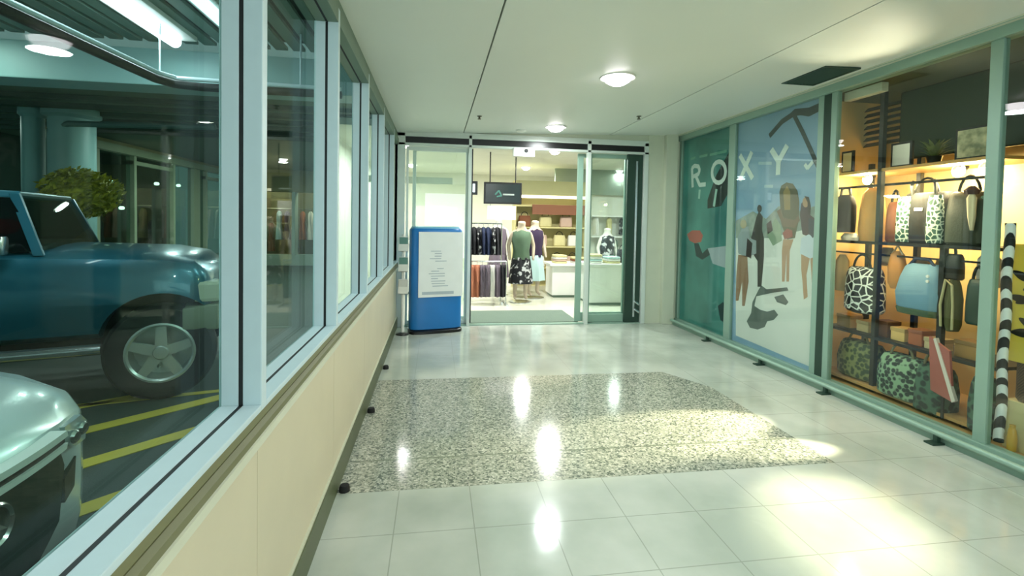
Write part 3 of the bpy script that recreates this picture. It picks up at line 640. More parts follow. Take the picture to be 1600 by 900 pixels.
strokes([[(1118, 296), (1114, 322)], [(1092, 297), (1091, 310)]], 0.05, 'diver_highlight', P1, mat('pale aqua print', (170, 208, 196), 0.4), 3.763)
printed([[(1072, 366), (1080, 360), (1092, 360), (1097, 368), (1094, 378), (1084, 380), (1076, 376)]], 'red_flower', mat('red print', (190, 92, 80), 0.4), P1, 3.764)
printed([[(1083, 380), (1090, 380), (1096, 396), (1104, 388), (1108, 398), (1096, 406), (1086, 400)], [(1120, 478), (1128, 472), (1136, 480), (1134, 508), (1124, 500)]], 'dark_reef', mat('dark reef print', (28, 54, 60), 0.4), P1, 3.764)
printed([[(1104, 388), (1136, 384), (1136, 420), (1112, 412)]], 'pale_patch', mat('pale lilac print', (168, 178, 184), 0.4), P1, 3.765)
# beach
printed([[(1148, 352), (1200, 340), (1284, 348), (1284, 582), (1148, 524)]], 'sand', sandp, P2, 3.765)
printed([[(1148, 345), (1175, 330), (1195, 342), (1215, 322), (1245, 330), (1284, 318), (1284, 352), (1200, 372), (1148, 372)]], 'headland', pattern('green headland print', 'blotch', (98, 118, 112), (150, 160, 150), 9, 0.5, 0.2, 0.4), P2, 3.7645)
dk = mat('dark silhouette print', (52, 40, 40), 0.4)
printed([[(1172, 489), (1165, 502), (1170, 512), (1182, 515), (1193, 511), (1197, 502), (1207, 500), (1214, 492), (1208, 484), (1197, 487), (1186, 484), (1177, 478), (1180, 463), (1208, 457), (1230, 454), (1228, 449), (1196, 452), (1188, 446), (1184, 452), (1174, 472)],
         [(1208, 464), (1222, 460), (1230, 472), (1226, 477), (1212, 472)]], 'sand_shadow', mat('shadow grey print', (92, 100, 96), 0.4), P2, 3.764)
bran = mat('tree branch print', (48, 60, 56), 0.4)
strokes([[(1201, 212), (1220, 190), (1238, 178)]], 0.06, 'branch', P2, bran, 3.7635)
strokes([[(1238, 178), (1252, 206), (1264, 232), (1277, 262)]], 0.05, 'branch', P2, bran, 3.7635)
printed([[(1228, 182), (1240, 170), (1262, 168), (1280, 160), (1282, 172), (1262, 182), (1250, 180)]], 'leaves', bran, P2, 3.7634)
skinp = mat('tan skin print', (184, 142, 110), 0.4); sh2 = mat('shorts print', (206, 214, 224), 0.4)
# surfboard and figure carrying it
printed([[(1216, 300), (1219, 290), (1227, 285), (1237, 287), (1244, 298), (1247, 316), (1246, 345), (1240, 372), (1228, 374), (1219, 350)]], 'surfboard', mat('dark board print', (82, 74, 44), 0.4), P2, 3.7638)
printed([[(1222, 300), (1228, 290), (1233, 300), (1233, 328), (1224, 328)]], 'board_stripe', mat('ochre print', (140, 112, 52), 0.4), P2, 3.7634)
printed([[(1221, 364), (1228, 357), (1236, 360), (1237, 370), (1224, 374)]], 'swimwear', mat('red swimwear print', (150, 62, 52), 0.4), P2, 3.7630)
printed([[(1222, 374), (1238, 374), (1232, 392), (1231, 440), (1227, 440), (1227, 394), (1224, 440), (1220, 440), (1220, 392)]], 'printed_person', skinp, P2, 3.7632)
printed([[(1250, 318), (1256, 312), (1262, 318), (1264, 336), (1272, 342), (1272, 362), (1262, 370), (1252, 366), (1248, 336)]], 'printed_person', mat('dark plum print', (66, 42, 52), 0.4), P2, 3.7634)
printed([[(1250, 372), (1262, 366), (1274, 374), (1274, 400), (1264, 404), (1248, 396)]], 'shorts', sh2, P2, 3.7632)
printed([[(1250, 396), (1264, 400), (1258, 430), (1260, 464), (1254, 468), (1252, 440), (1250, 420)], [(1264, 400), (1274, 398), (1272, 440), (1274, 466), (1268, 466), (1266, 430)]], 'legs', skinp, P2, 3.7634)
def disc(cx, cy, rx, ry, n=14): return [(cx+rx*math.cos(2*math.pi*i/n), cy+ry*math.sin(2*math.pi*i/n)) for i in range(n)]
hairm = mat('dark hair print', (54, 38, 36), 0.4)
printed([disc(1257, 316, 5, 8)], 'printed_head', skinp, P2, 3.7632); printed([[(1255, 306), (1262, 308), (1265, 322), (1264, 338), (1260, 332), (1260, 316)]], 'hair', hairm, P2, 3.7628)
printed([[(1212, 330), (1218, 326), (1222, 340), (1240, 344), (1246, 336), (1248, 344), (1240, 356), (1222, 354)]], 'arms', mat('brown arm print', (112, 84, 62), 0.4), P2, 3.7626)
printed([disc(1160, 350, 5, 7)], 'printed_head', mat('blonde hair print', (176, 160, 124), 0.4), P2, 3.7628)
printed([disc(1185, 326, 3.5, 6)], 'printed_head', hairm, P2, 3.7630)
printed([[(1262, 340), (1274, 346), (1276, 362), (1268, 372), (1262, 364)]], 'bundle', mat('navy bundle print', (46, 52, 70), 0.4), P2, 3.7626)
printed([[(1166, 372), (1174, 380), (1172, 404), (1164, 400)], [(1196, 350), (1203, 344), (1206, 360), (1198, 366)]], 'dark_clothes', dk, P2, 3.7626)
# walkers further along the beach
printed([[(1151, 370), (1158, 356), (1168, 354), (1170, 372), (1180, 376), (1180, 396), (1166, 402), (1152, 396)]], 'printed_person', mat('grey walker print', (150, 160, 164), 0.4), P2, 3.7632)
printed([[(1172, 372), (1180, 340), (1184, 330), (1190, 338), (1189, 360), (1192, 372), (1192, 400), (1188, 448), (1182, 448), (1182, 408), (1172, 392)]], 'printed_person', dk, P2, 3.7634)
printed([[(1152, 398), (1166, 400), (1168, 440), (1162, 478), (1158, 478), (1158, 440), (1152, 470), (1148, 470), (1149, 430)]], 'legs', mat('brown legs print', (150, 112, 86), 0.4), P2, 3.7632)
printed([[(1196, 366), (1210, 340), (1218, 352), (1220, 376), (1206, 384)]], 'sage_towel', mat('sage print', (140, 160, 134), 0.4), P2, 3.7636)
#--PART3--
# ================================================================== RIGHT SHOPFRONT: lit display
fx0 = empty('display_rack', (4.05, 3.7, 0.06), 'black steel display frame with shelves of bags behind the shopfront glass', 'display rack')
def fb(name, a, b, mtl='black_metal'):
    return MB().box((a[0]-4.05, a[1]-3.7, a[2]-0.06), (b[0]-4.05, b[1]-3.7, b[2]-0.06)).build(name, M[mtl], fx0)
for y, z1 in ((4.44, 2.2), (3.885, 2.78), (2.95, 2.2)): fb('upright', (3.93, y-0.02, 0.06), (3.97, y+0.02, z1))
fb('upright', (3.93, 3.28, 0.06), (3.97, 3.32, 1.40)); fb('upright', (4.36, 3.885, 0.06), (4.40, 3.925, 2.2)); fb('upright', (4.36, 2.95, 0.06), (4.40, 2.99, 2.2)); fb('upright', (4.36, 4.40, 0.06), (4.40, 4.44, 2.2))
wood = mat('ochre wood', (196, 152, 84), 0.5, vary=0.15, scale=8)
M['wood'] = wood
fb('shelf', (3.93, 2.93, 1.40), (4.40, 4.46, 1.425)); fb('shelf', (3.93, 2.93, 0.54), (4.40, 4.46, 0.565)); fb('shelf', (3.93, 2.93, 2.06), (4.40, 4.46, 2.085), 'wood')
fb('hanging_bar', (3.98, 2.95, 1.93), (4.0, 4.44, 1.95)); fb('hanging_bar', (3.98, 2.95, 1.30), (4.0, 4.44, 1.315))
M['bulk'] = mat('dark green board', (44, 66, 50), 0.6, vary=0.05)
bk = MB(); bk.box((4.42, 3.36, 2.22), (4.45, 4.16, 2.85)); bk.box((4.42, 2.5, 2.22), (4.45, 3.34, 2.85)); bk.box((4.43, 2.5, 2.21), (4.46, 4.17, 2.86), 1)
tag(bk.build('header_board', [M['bulk'], M['black_metal']]), 'large dark green header board of two panels above the bag shelves', 'board')
lv = MB()
for i in range(7): lv.prism([(4.46, 2.40+i*0.062), (4.50, 2.44+i*0.062), (4.505, 2.434+i*0.062), (4.465, 2.394+i*0.062)], 4.18, 5.15, 'y')
lvo = lv.build('louvre_screen', mat('brown olive slats', (64, 62, 42), 0.6)); tag(lvo, 'dark olive louvred screen beside the header board', 'screen')
for y in (4.18, 5.13): MB().box((4.455, y, 2.36), (4.51, y+0.02, 2.86)).build('stile', M['black_metal'], lvo)
pb = MB().box((3.83, 3.80, 2.75), (3.90, 4.20, 2.83)).build('ledge', M['pale_trim'], bevel=0.004); pb.name = 'lit_edge_strip'  # pale strip imitating the lit edge at the display head
tag(pb, 'pale strip for the lit edge at the top of the display behind the glass', 'trim strip')
# spotlights
for i, (y, t) in enumerate(((4.20, 'over the black vest, brightest glow on the ochre wall'), (3.36, 'over the black backpack'), (3.16, 'over the olive bag, beside the backpack lamp'))):
    o = empty('spotlight', (4.18, y, 2.02), 'small warm display spotlight ' + t, 'spotlight', 'display spotlights')
    MB().tube([(0, 0, 0.04), (-0.06, 0, -0.0)], [0.03, 0.045], 14).build('lamp_head', M['black_metal'], o, smooth=True)
    MB().lathe([(0.001, -0.066), (0.052, -0.064), (0.052, -0.058)], axis='x', n=16).build('lens', emit('warm lamp %d' % i, (255, 240, 205), 60), o, smooth=True)  # lens oversized to suggest the lamp's glare
    MB().tube([(0, 0, 0.04), (0, 0, 0.062)], 0.008, 8).build('bracket', M['black_metal'], o)
    point('display_glow', (4.10, y, 1.98), 38 if i < 2 else 16, WARM, 0.04)
def pic(y, z, w, h, label, fm, im):
    o = MB().box((-0.012, -w/2, 0), (0.012, w/2, h)).build('picture_frame', M[fm] if isinstance(fm, str) else fm, bevel=0.003, loc=(4.05, y, z)); tag(o, label, 'picture')
    MB().box((-0.014, -w/2+0.02, 0.02), (-0.012, w/2-0.02, h-0.02)).build('print', im, o); return o
pic(3.785, 2.09, 0.20, 0.22, 'plain white card standing on the top shelf next to the black upright', 'black_metal', mat('white card', (238, 234, 222), 0.4))
pic(3.20, 2.09, 0.26, 0.25, 'dark framed pale picture standing on the top shelf over the olive bag', 'black_metal', pattern('pale olive picture', 'blotch', (120, 124, 96), (206, 196, 160), 14, 0.5, 0.15))
pic(4.36, 2.09, 0.14, 0.22, 'narrow dark framed picture at the far end of the top shelf', 'black_metal', mat('cream card', (224, 204, 160), 0.5))
fol = lambda n, a, b, s: pattern(n, 'blotch', a, b, s, 0.5, 0.04)
def plant(x, y, z, n, r, h, label, mtl, pot_m, seed):
    rnd = random.Random(seed); o = empty('potted_plant', (x, y, z), label, 'plant')
    MB().lathe([(0.04, 0), (0.055, 0.07), (0.06, 0.075), (0.05, 0.075), (0.05, 0.06), (0.001, 0.06)], n=18).build('pot', pot_m, o, smooth=True)
    q = MB()
    for i in range(n):
        a = rnd.uniform(0, 6.28); l = rnd.uniform(0.5, 1)*r; hh = rnd.uniform(0.35, 1)*h; w = 0.014
        p0 = Vector((0, 0, 0.06)); p2 = Vector((math.cos(a)*l, math.sin(a)*l, 0.06+hh)); side = Vector((-math.sin(a), math.cos(a), 0))*w
        pm = (p0+p2)/2+Vector((0, 0, hh*0.25))
        q.add([p0, pm-side, p2, pm+side, pm+Vector((0,0,0.003))], [(0, 1, 4), (1, 2, 4), (2, 3, 4), (3, 0, 4)])
    q.build('foliage', mtl, o); return o
plant(4.12, 3.56, 2.085, 40, 0.16, 0.16, 'low green plant in a pot on the top shelf between the pictures', mat('leaf green', (104, 118, 56), 0.6), M['black'], 3)
# the bags on the middle shelf
def bag(y, z, w, h, mtl, label, x=4.12, d=0.10, hm=None, name='handbag', handle=True, pw=4, sag=0.0):
    o = MB().soft([(0, w*0.45, d*0.8), (h*0.06, w*0.5, d), (h*0.5, w*(0.5+sag), d), (h*0.85, w*0.47, d*0.85), (h*0.97, w*0.44, d*0.6), (h, w*0.41, d*0.4)], 40, 0.03, 5, pw=pw).build(name, mtl, smooth=True, loc=(x, y, z))
    tag(o, label, 'bag', 'bags in the lit display')
    if handle:
        pts = [(-d*0.3, -math.cos(math.pi*i/10)*w*0.26, h*0.93+math.sin(math.pi*i/10)*max(0.10, h*0.35)) for i in range(11)]
        MB().tube(pts, 0.010, 8).build('handle', hm or M['black_metal'], o, smooth=True)
    return o
blackc = mat('black canvas', (14, 16, 16), 0.75, bump=0.2, bscale=200)
wp = pattern('white and green floral pocket', 'cells', (214, 224, 206), (44, 82, 66), 26, 0.11, 0.04)
b1 = bag(3.545, 1.425, 0.40, 0.43, blackc, 'black backpack with white floral side pockets on the middle shelf', 4.08, 0.11, name='backpack')
for s in (-1, 1):
    MB().soft([(0.01, 0.055, 0.02), (0.03, 0.062, 0.028), (0.30, 0.058, 0.028), (0.40, 0.05, 0.015)], 24, pw=4).build('side_pocket', wp, b1, smooth=True, loc=(-0.10, s*0.135, 0))
    MB().tube([(-0.06, s*0.10, 0.40), (-0.07, s*0.10, 0.50), (-0.06, s*0.09, 0.53)], 0.014, 8).build('strap', M['black_metal'], b1, smooth=True)
MB().box((-0.112, -0.035, 0.275), (-0.104, 0.035, 0.30)).build('badge', M['white'], b1)
b2 = bag(3.19, 1.425, 0.30, 0.42, mat('dark olive leather', (44, 50, 30), 0.6, bump=0.15, bscale=60), 'dark olive tote with a pale tassel scarf on the middle shelf beside the backpack', 4.05, 0.10, name='tote_bag')
q = MB(); q.soft([(0.12, 0.010, 0.012, -0.09), (0.22, 0.026, 0.02, -0.085), (0.36, 0.034, 0.022, -0.08), (0.40, 0.012, 0.012, -0.08)], 18, 0.2, 5); q.build('tassel', mat('pale scarf', (222, 206, 170), 0.8), b2, smooth=True, loc=(-0.11, 0, 0))
q = MB(); q.soft([(0.39, 0.05, 0.02, -0.08), (0.42, 0.055, 0.03, -0.08), (0.45, 0.02, 0.015, -0.08)], 18, 0.3, 5); q.build('bow', mat('dark brown bow', (74, 44, 30), 0.8), b2, smooth=True, loc=(-0.11, 0, 0))
bag(3.80, 1.425, 0.13, 0.36, mat('brown leather', (112, 66, 38), 0.5), 'narrow brown leather bag beside the black upright on the middle shelf', 4.04, 0.07)
vs = MB().soft([(0, 0.10, 0.05), (0.12, 0.105, 0.055), (0.26, 0.11, 0.05), (0.34, 0.09, 0.04), (0.37, 0.06, 0.02)], 30, 0.12, 5, pw=3).build('vest', mat('black knit', (26, 28, 28), 0.9), smooth=True, loc=(3.99, 4.31, 1.50))
tag(vs, 'black sleeveless vest hanging at the far end of the display', 'top')
for s in (-1, 1): MB().tube([(0, s*0.06, 0.36), (0, s*0.045, 0.43), (0, 0.0, 0.44)], 0.012, 8).build('shoulder_strap', M['black_metal'], vs, smooth=True)
MB().box((-0.058, 0.05, 0.14), (-0.052, 0.075, 0.19)).build('white_label', M['white'], vs)
MB().soft([(0, 0.09, 0.05), (0.03, 0.10, 0.055), (0.07, 0.06, 0.04)], 24, 0.1, 4).build('scarf', cl['white'], None, smooth=True, loc=(4.02, 4.27, 1.425)); tag(bpy.data.objects['scarf'], 'crumpled white scarf on the middle shelf below the black vest', 'scarf')
tb = MB().soft([(0, 0.12, 0.04), (0.1, 0.14, 0.05), (0.3, 0.12, 0.05), (0.45, 0.10, 0.04), (0.50, 0.05, 0.02)], 36, 0.15, 6, pw=3).build('tan_dress', mat('tan cloth', (206, 154, 84), 0.85, vary=0.12), smooth=True, loc=(4.05, 4.06, 1.425))
tag(tb, 'tan cloth dress hanging beside the black upright over the middle shelf', 'dress')
MB().tube([(0, 0, 0.49), (0, 0, 0.53), (0, 0.015, 0.545)], 0.004, 6).build('hanger_hook', M['chrome'], tb)
# lower tier, hung from the lower bar
leo = pattern('black patches on white', 'cells', (226, 230, 222), (24, 26, 28), 15, 0.075, 0.015)
b3 = bag(4.06, 0.76, 0.36, 0.42, leo, 'rounded white tote with black spots hanging below the middle shelf', 4.0, 0.12, name='tote_bag', pw=2.4)
MB().soft([(0.02, 0.13, 0.125), (0.0, 0.11, 0.10), (-0.012, 0.09, 0.08)], 32, pw=2.4).build('base_trim', M['black'], b3, smooth=True)
b4 = MB().soft([(0, 0.17, 0.09), (0.03, 0.19, 0.11), (0.14, 0.20, 0.12), (0.27, 0.17, 0.10), (0.36, 0.145, 0.06), (0.39, 0.12, 0.03)], 40, 0.03, 5, pw=3).build('denim_bag', mat('light blue denim', (128, 166, 186), 0.8, vary=0.10, scale=12, bump=0.2, bscale=300), smooth=True, loc=(4.0, 3.50, 0.87))
tag(b4, 'light blue denim shoulder bag hanging below the black backpack', 'bag', 'bags in the lit display')
MB().soft([(-0.035, 0.165, 0.09), (-0.03, 0.18, 0.105), (0.012, 0.19, 0.115), (0.02, 0.185, 0.112)], 40, pw=3).build('base_trim', mat('olive green trim', (76, 92, 54), 0.6), b4, smooth=True)
MB().tube([(-0.02, -0.12, 0.36), (-0.02, -0.06, 0.43), (-0.02, 0.06, 0.43), (-0.02, 0.12, 0.36)], 0.012, 8).build('handle', mat('navy strap', (50, 60, 84), 0.7), b4, smooth=True)
for z in (0.30, 0.26): MB().lathe([(0.012, -0.01), (0.012, 0)], (-0.095, -0.12, z), 'x', 12).build('stud', M['white'], b4)
b5 = MB().soft([(0, 0.03, 0.05), (0.05, 0.05, 0.06), (0.25, 0.055, 0.06), (0.36, 0.035, 0.05), (0.42, 0.02, 0.02)], 28, 0.05, 4).build('bucket_bag', mat('olive canvas', (84, 84, 46), 0.8), smooth=True, loc=(3.98, 3.235, 0.76))
tag(b5, 'slim olive bag with pale strap edging hanging below the olive tote', 'bag', 'bags in the lit display')
MB().tube([(-0.062, -0.045, 0.02), (-0.07, -0.05, 0.2), (-0.06, -0.03, 0.36), (-0.06, 0.02, 0.40), (-0.07, 0.045, 0.2), (-0.062, 0.04, 0.03)], 0.009, 8).build('strap', mat('pale olive strap', (190, 180, 136), 0.7), b5, smooth=True)
bag(3.085, 0.84, 0.14, 0.34, mat('bottle green leather', (20, 58, 48), 0.5), 'tall bottle green bag hanging beside the slim olive bag', 4.02, 0.06)
bag(3.27, 1.16, 0.15, 0.20, mat('near black leather', (28, 26, 22), 0.5), 'small near black bag under the olive tote with pale studs', 3.99, 0.05)
sc_ = MB().soft([(0, 0.03, 0.03), (0.1, 0.045, 0.04), (0.3, 0.04, 0.04), (0.5, 0.045, 0.035), (0.56, 0.02, 0.02)], 26, 0.25, 5).build('scarf', pattern('rust and tan weave', 'blotch', (110, 62, 36), (198, 156, 108), 24, 0.5, 0.12), smooth=True, loc=(3.97, 2.99, 0.66))
tag(sc_, 'rust and tan woven scarf hanging at the near end of the display', 'scarf')
wt = MB().soft([(0, 0.08, 0.03), (0.1, 0.085, 0.04), (0.2, 0.08, 0.03), (0.24, 0.05, 0.02)], 26, 0.15, 5).build('blouse', pattern('white cloth with brown print', 'blotch', (92, 60, 50), (232, 222, 204), 10, 0.34, 0.04), smooth=True, loc=(4.06, 3.06, 1.13))
tag(wt, 'white blouse with a small brown print under the middle shelf', 'top')
ob = MB().soft([(0, 0.04, 0.04), (0.05, 0.07, 0.06), (0.2, 0.075, 0.06), (0.3, 0.05, 0.05), (0.33, 0.03, 0.02)], 26, 0.06, 5).build('handbag', mat('orange tan leather', (208, 138, 66), 0.5), smooth=True, loc=(4.02, 3.76, 1.02))
tag(ob, 'orange tan pouch bag beside the denim bag', 'bag', 'bags in the lit display'); MB().tube([(0, -0.05, 0.30), (0, 0, 0.38), (0, 0.05, 0.30)], 0.009, 8).build('handle', mat('pale handle', (226, 206, 168), 0.6), ob, smooth=True)
for i, (y, w, h, c, t) in enumerate(((3.70, 0.12, 0.22, (206, 176, 128), 'cream folded top under the middle shelf behind the orange pouch'), (3.52, 0.15, 0.15, (226, 196, 168), 'pale pink folded top under the backpack'), (3.42, 0.08, 0.16, (176, 168, 82), 'yellow green folded top under the backpack'))):
    tag(MB().soft([(0, w*0.5, 0.04), (h*0.5, w*0.52, 0.05), (h, w*0.4, 0.03)], 26, 0.12, 4).build('folded_garment', mat('folded cloth %d' % i, c, 0.85), smooth=True, loc=(4.22, y, 1.425-0.13-h)), t, 'top')
tan2 = MB().soft([(0, 0.07, 0.04), (0.15, 0.08, 0.045), (0.3, 0.07, 0.04), (0.36, 0.03, 0.02)], 26, 0.16, 5).build('blouse', mat('tan linen', (196, 162, 104), 0.85, vary=0.12), smooth=True, loc=(4.02, 4.35, 0.92)); tag(tan2, 'tan linen top hanging at the far end below the black vest', 'top')
ds_ = MB().soft([(0, 0.07, 0.03), (0.1, 0.08, 0.035), (0.17, 0.05, 0.02)], 24, 0.15, 5).build('scarf', pattern('dotted beige', 'spots', (60, 44, 38), (206, 178, 132), 30, 0.25, 0.05), smooth=True, loc=(4.16, 3.99, 1.20)); tag(ds_, 'dotted beige scarf hanging behind the spotted white tote', 'scarf')
# lower shelf and floor
for i, (y, w, h, c, t) in enumerate(((4.30, 0.16, 0.12, (190, 146, 84), 'tan box at the far end of the lower shelf'), (4.08, 0.13, 0.10, (214, 186, 132), 'cream box under the spotted tote'), (3.88, 0.12, 0.14, (96, 60, 36), 'brown box beside the middle upright'), (3.72, 0.13, 0.11, (222, 184, 110), 'yellow tan box beside the brown box'), (3.56, 0.12, 0.13, (170, 92, 48), 'rust box under the denim bag'), (3.42, 0.12, 0.09, (226, 200, 150), 'low cream box next to the short upright'), (3.16, 0.16, 0.13, (172, 128, 62), 'ochre box at the near end of the lower shelf'))):
    o = MB().box((-0.07, -w/2, 0), (0.07, w/2, h)).build('gift_box', mat('box %d' % i, c, 0.6), bevel=0.006, loc=(4.08, y, 0.565)); tag(o, t + ', behind the glass', 'box', 'boxes on the lower shelf')
    MB().box((-0.074, -w/2-0.004, h-0.03), (0.074, w/2+0.004, h+0.004)).build('lid', mat('lid %d' % i, tuple(int(v*0.85) for v in c), 0.6), o, bevel=0.004)
palm = [pattern('leafy dark green print %d' % i, 'spots', a, b, s, 0.50, 0.10) for i, (a, b, s) in enumerate((((14, 36, 30), (132, 164, 130), 26), ((12, 34, 28), (62, 96, 76), 20), ((40, 60, 32), (128, 132, 80), 24)))]
def beach_bag(y, z, w, h, mtl, label, x=4.0, d=0.14):
    return bag(y, z, w, h, mtl, label, x, d, mat('jute handle', (120, 112, 76), 0.8), 'beach_bag', True, 3, 0.03)
beach_bag(3.62, 0.10, 0.40, 0.36, palm[0], 'big dark green leaf print beach bag with pale flecks on the display floor')
beach_bag(3.36, 0.07, 0.26, 0.38, palm[1], 'dark green leaf print beach bag beside the pink folder', 4.0, 0.12)
beach_bag(4.12, 0.12, 0.42, 0.34, palm[2], 'olive leaf print beach bag below the spotted tote', 4.06)
beach_bag(2.96, 0.08, 0.18, 0.40, palm[1], 'narrow leaf print beach bag at the near end of the display floor', 3.97, 0.10)
tl = empty('low_table', (4.05, 3.78, 0.06), 'low wooden plinth table under the leaf print bags', 'table')
MB().box((-0.15, -0.75, 0.03), (0.30, 0.70, 0.055)).build('table_top', M['wood'], tl)
for y in (-0.7, 0.65):
    for x in (-0.12, 0.26): MB().box((x, y, 0.0), (x+0.03, y+0.03, 0.03)).build('leg', M['black_metal'], tl)
pf = MB().prism([(3.30, 0.28), (3.13, 0.24), (3.17, 0.62), (3.33, 0.70)], 3.88, 3.90, 'x').build('folder', mat('dusty red card', (172, 92, 82), 0.5)); tag(pf, 'dusty red folded card standing open among the leaf print bags', 'folder')
MB().prism([(3.13, 0.24), (3.105, 0.26), (3.27, 0.70), (3.29, 0.69)], 3.872, 3.90, 'x').build('pale_edge', mat('pale card edge', (226, 212, 200), 0.5), pf)
MB().box((3.885, 3.20, 0.085), (3.895, 3.22, 0.3)).build('easel_leg', M['black_metal'], pf)
# ------------------------------------------------ next shopfront bay, cut by the frame edge
q = MB()
for i in range(15): q.tube([(3.84, 2.782+0.005*math.cos(i*1.1), 0.10+i*0.1), (3.84, 2.782+0.005*math.cos(i*1.1+0.55), 0.15+i*0.1), (3.84, 2.782+0.005*math.cos(i*1.1+1.1), 0.20+i*0.1)], 0.029, 12)
rp = q.build('twisted_towel', pattern('black and white stripe', 'wave', (16, 18, 24), (232, 234, 234), 4.6, 0.5, 0.04), smooth=True); tag(rp, 'black and white twisted towel hanging upright just past the display frame', 'towel')
nb = MB().box((3.97, 0.9, 1.56), (4.0, 2.73, 2.86)).box((3.965, 1.80, 1.56), (4.0, 1.82, 2.86), 1).build('header_board', [mat('dark teal board', (30, 58, 58), 0.5), M['black_metal']]); tag(nb, 'dark teal header board above the mustard board in the next bay', 'board')
for y in (0.95, 2.66): MB().box((4.0, y, 0.06), (4.03, y+0.04, 2.86)).build('support', M['black_metal'], nb)
yb = MB().box((3.90, 1.9, 0.66), (3.93, 2.80, 1.46)).build('poster_board', mat('mustard yellow board', (214, 188, 66), 0.5), bevel=0.003); tag(yb, 'mustard yellow board with black leaf shapes at the frame edge', 'poster')
q = MB()
for px, py, s, a in ((1594, 430, 1, 0.5), (1590, 466, 1, 0.2), (1598, 470, 0.9, -0.5), (1594, 520, 1.1, -0.1), (1604, 505, 1, 0.5), (1612, 450, 1, -0.4)):
    y, z = atx(px, py, 3.895); pts = []
    for i in range(12):
        t = 2*math.pi*i/12; u, v_ = 0.055*s*math.cos(t), 0.026*s*math.sin(t)*(1-0.4*math.cos(t)); pts.append((y+u*math.cos(a)-v_*math.sin(a), z+u*math.sin(a)+v_*math.cos(a)))
    q.prism(pts, 3.897, 3.90, 'x')
for i in range(14):
    y, z, a = 2.05+(i % 5)*0.12, 0.78+(i//5)*0.24+(i % 2)*0.06, (i*1.7) % 3.1
    q.prism([(y+0.055*math.cos(t)*math.cos(a)-0.024*math.sin(t)*math.sin(a), z+0.055*math.cos(t)*math.sin(a)+0.024*math.sin(t)*math.cos(a)) for t in [2*math.pi*j/12 for j in range(12)]], 3.897, 3.90, 'x')
q.build('leaf_print', M['black'], yb)
for y in (2.0, 2.6): MB().box((3.93, y, 0.06), (3.95, y+0.03, 1.4)).build('support', M['black_metal'], yb)
bx = MB().soft([(0.0, 0.19, 0.15), (0.02, 0.2, 0.16), (0.30, 0.2, 0.16), (0.32, 0.19, 0.15), (0.31, 0.17, 0.13)], 40, pw=6).build('basket', pattern('dark brown weave', 'wave', (54, 38, 28), (92, 66, 46), 30, 0.5, 0.3), smooth=True, loc=(4.06, 2.575, 0.395)); tag(bx, 'dark brown woven basket under the mustard board', 'basket')
pl = MB().box((3.89, 2.25, 0.06), (4.28, 2.80, 0.395)).build('plinth', mat('cream plinth', (214, 200, 150), 0.5), bevel=0.006); tag(pl, 'cream plinth under the brown basket', 'plinth')
jr = MB().lathe([(0.03, 0), (0.05, 0.02), (0.055, 0.10), (0.04, 0.16), (0.03, 0.17), (0.034, 0.19), (0.001, 0.19)], n=20).build('jar', mat('amber pot', (196, 150, 54), 0.3), smooth=True, loc=(3.80+0.09, 2.66, 0.06)); jr.location = (3.815, 2.70, 0.086); jr.location.x = 3.83; jr.location.z = 0.06; tag(jr, 'small amber jar at the foot of the cream plinth', 'jar'); jr.scale = (0.5, 0.5, 1.0)

# ================================================================== CAR PARK
lamp2 = emit('car park lamp', (255, 244, 232), 12)
def cp_lamp(x, y, z, r, label, power):
    o = MB().lathe([(r, 0), (r+0.02, -0.02), (r+0.02, 0.0)], n=22).build('ceiling_downlight', ring_m, smooth=True, loc=(x, y, z)); tag(o, label, 'ceiling light', 'car park downlights')
    MB().lathe([(0.001, -0.03), (r*0.7, -0.028), (r, -0.006)], n=22).build('diffuser', lamp2, o, smooth=True); area('car_park_beam', (x, y, z-0.05), r*2, power, (0.86, 1.0, 0.93))
cp_lamp(-4.15, 4.55, 3.155, 0.13, 'round lamp in the slatted canopy above the blue vehicle', 14)
cp_lamp(-3.6, 8.35, 3.035, 0.12, 'round lamp in the car park soffit behind the teal beam', 55)
cp_lamp(-2.4, 13.0, 3.035, 0.12, 'round lamp in the soffit in front of the far shopfront', 70)
cp_lamp(-7.2, 8.6, 3.035, 0.12, 'round lamp beyond the planter wall at the picture edge', 40)
cp_lamp(-4.6, 12.3, 3.035, 0.12, 'round lamp in the soffit in front of the glazed facade', 60)
fl = empty('fluorescent_light', (-2.32, 3.0, 3.12), 'long white fluorescent strip light fixed under the slatted canopy', 'strip light')
MB().box((-0.16, -1.9, 0.0), (0.16, 1.9, 0.04)).build('housing', M['white'], fl, bevel=0.006)
MB().tube([(0, -1.85, -0.03), (0, 1.85, -0.03)], 0.05, 12).build('tube', emit('cool tube', (236, 244, 255), 9), fl, smooth=True)
a_ = area('strip_beam', (-2.32, 3.0, 3.03), 0.12, 40, (0.86, 0.97, 1.0), shape='RECTANGLE', size_y=3.6)
fl2 = empty('fluorescent_light', (-1.72, 3.6, 3.12), 'shorter strip light under the canopy nearest the corridor windows', 'strip light')
MB().box((-0.10, -1.3, 0.0), (0.10, 1.3, 0.04)).build('housing', M['white'], fl2, bevel=0.006)
MB().box((-0.06, -1.25, -0.02), (0.06, 1.25, 0.0)).build('diffuser', emit('cool diffuser', (200, 230, 240), 2.5), fl2)
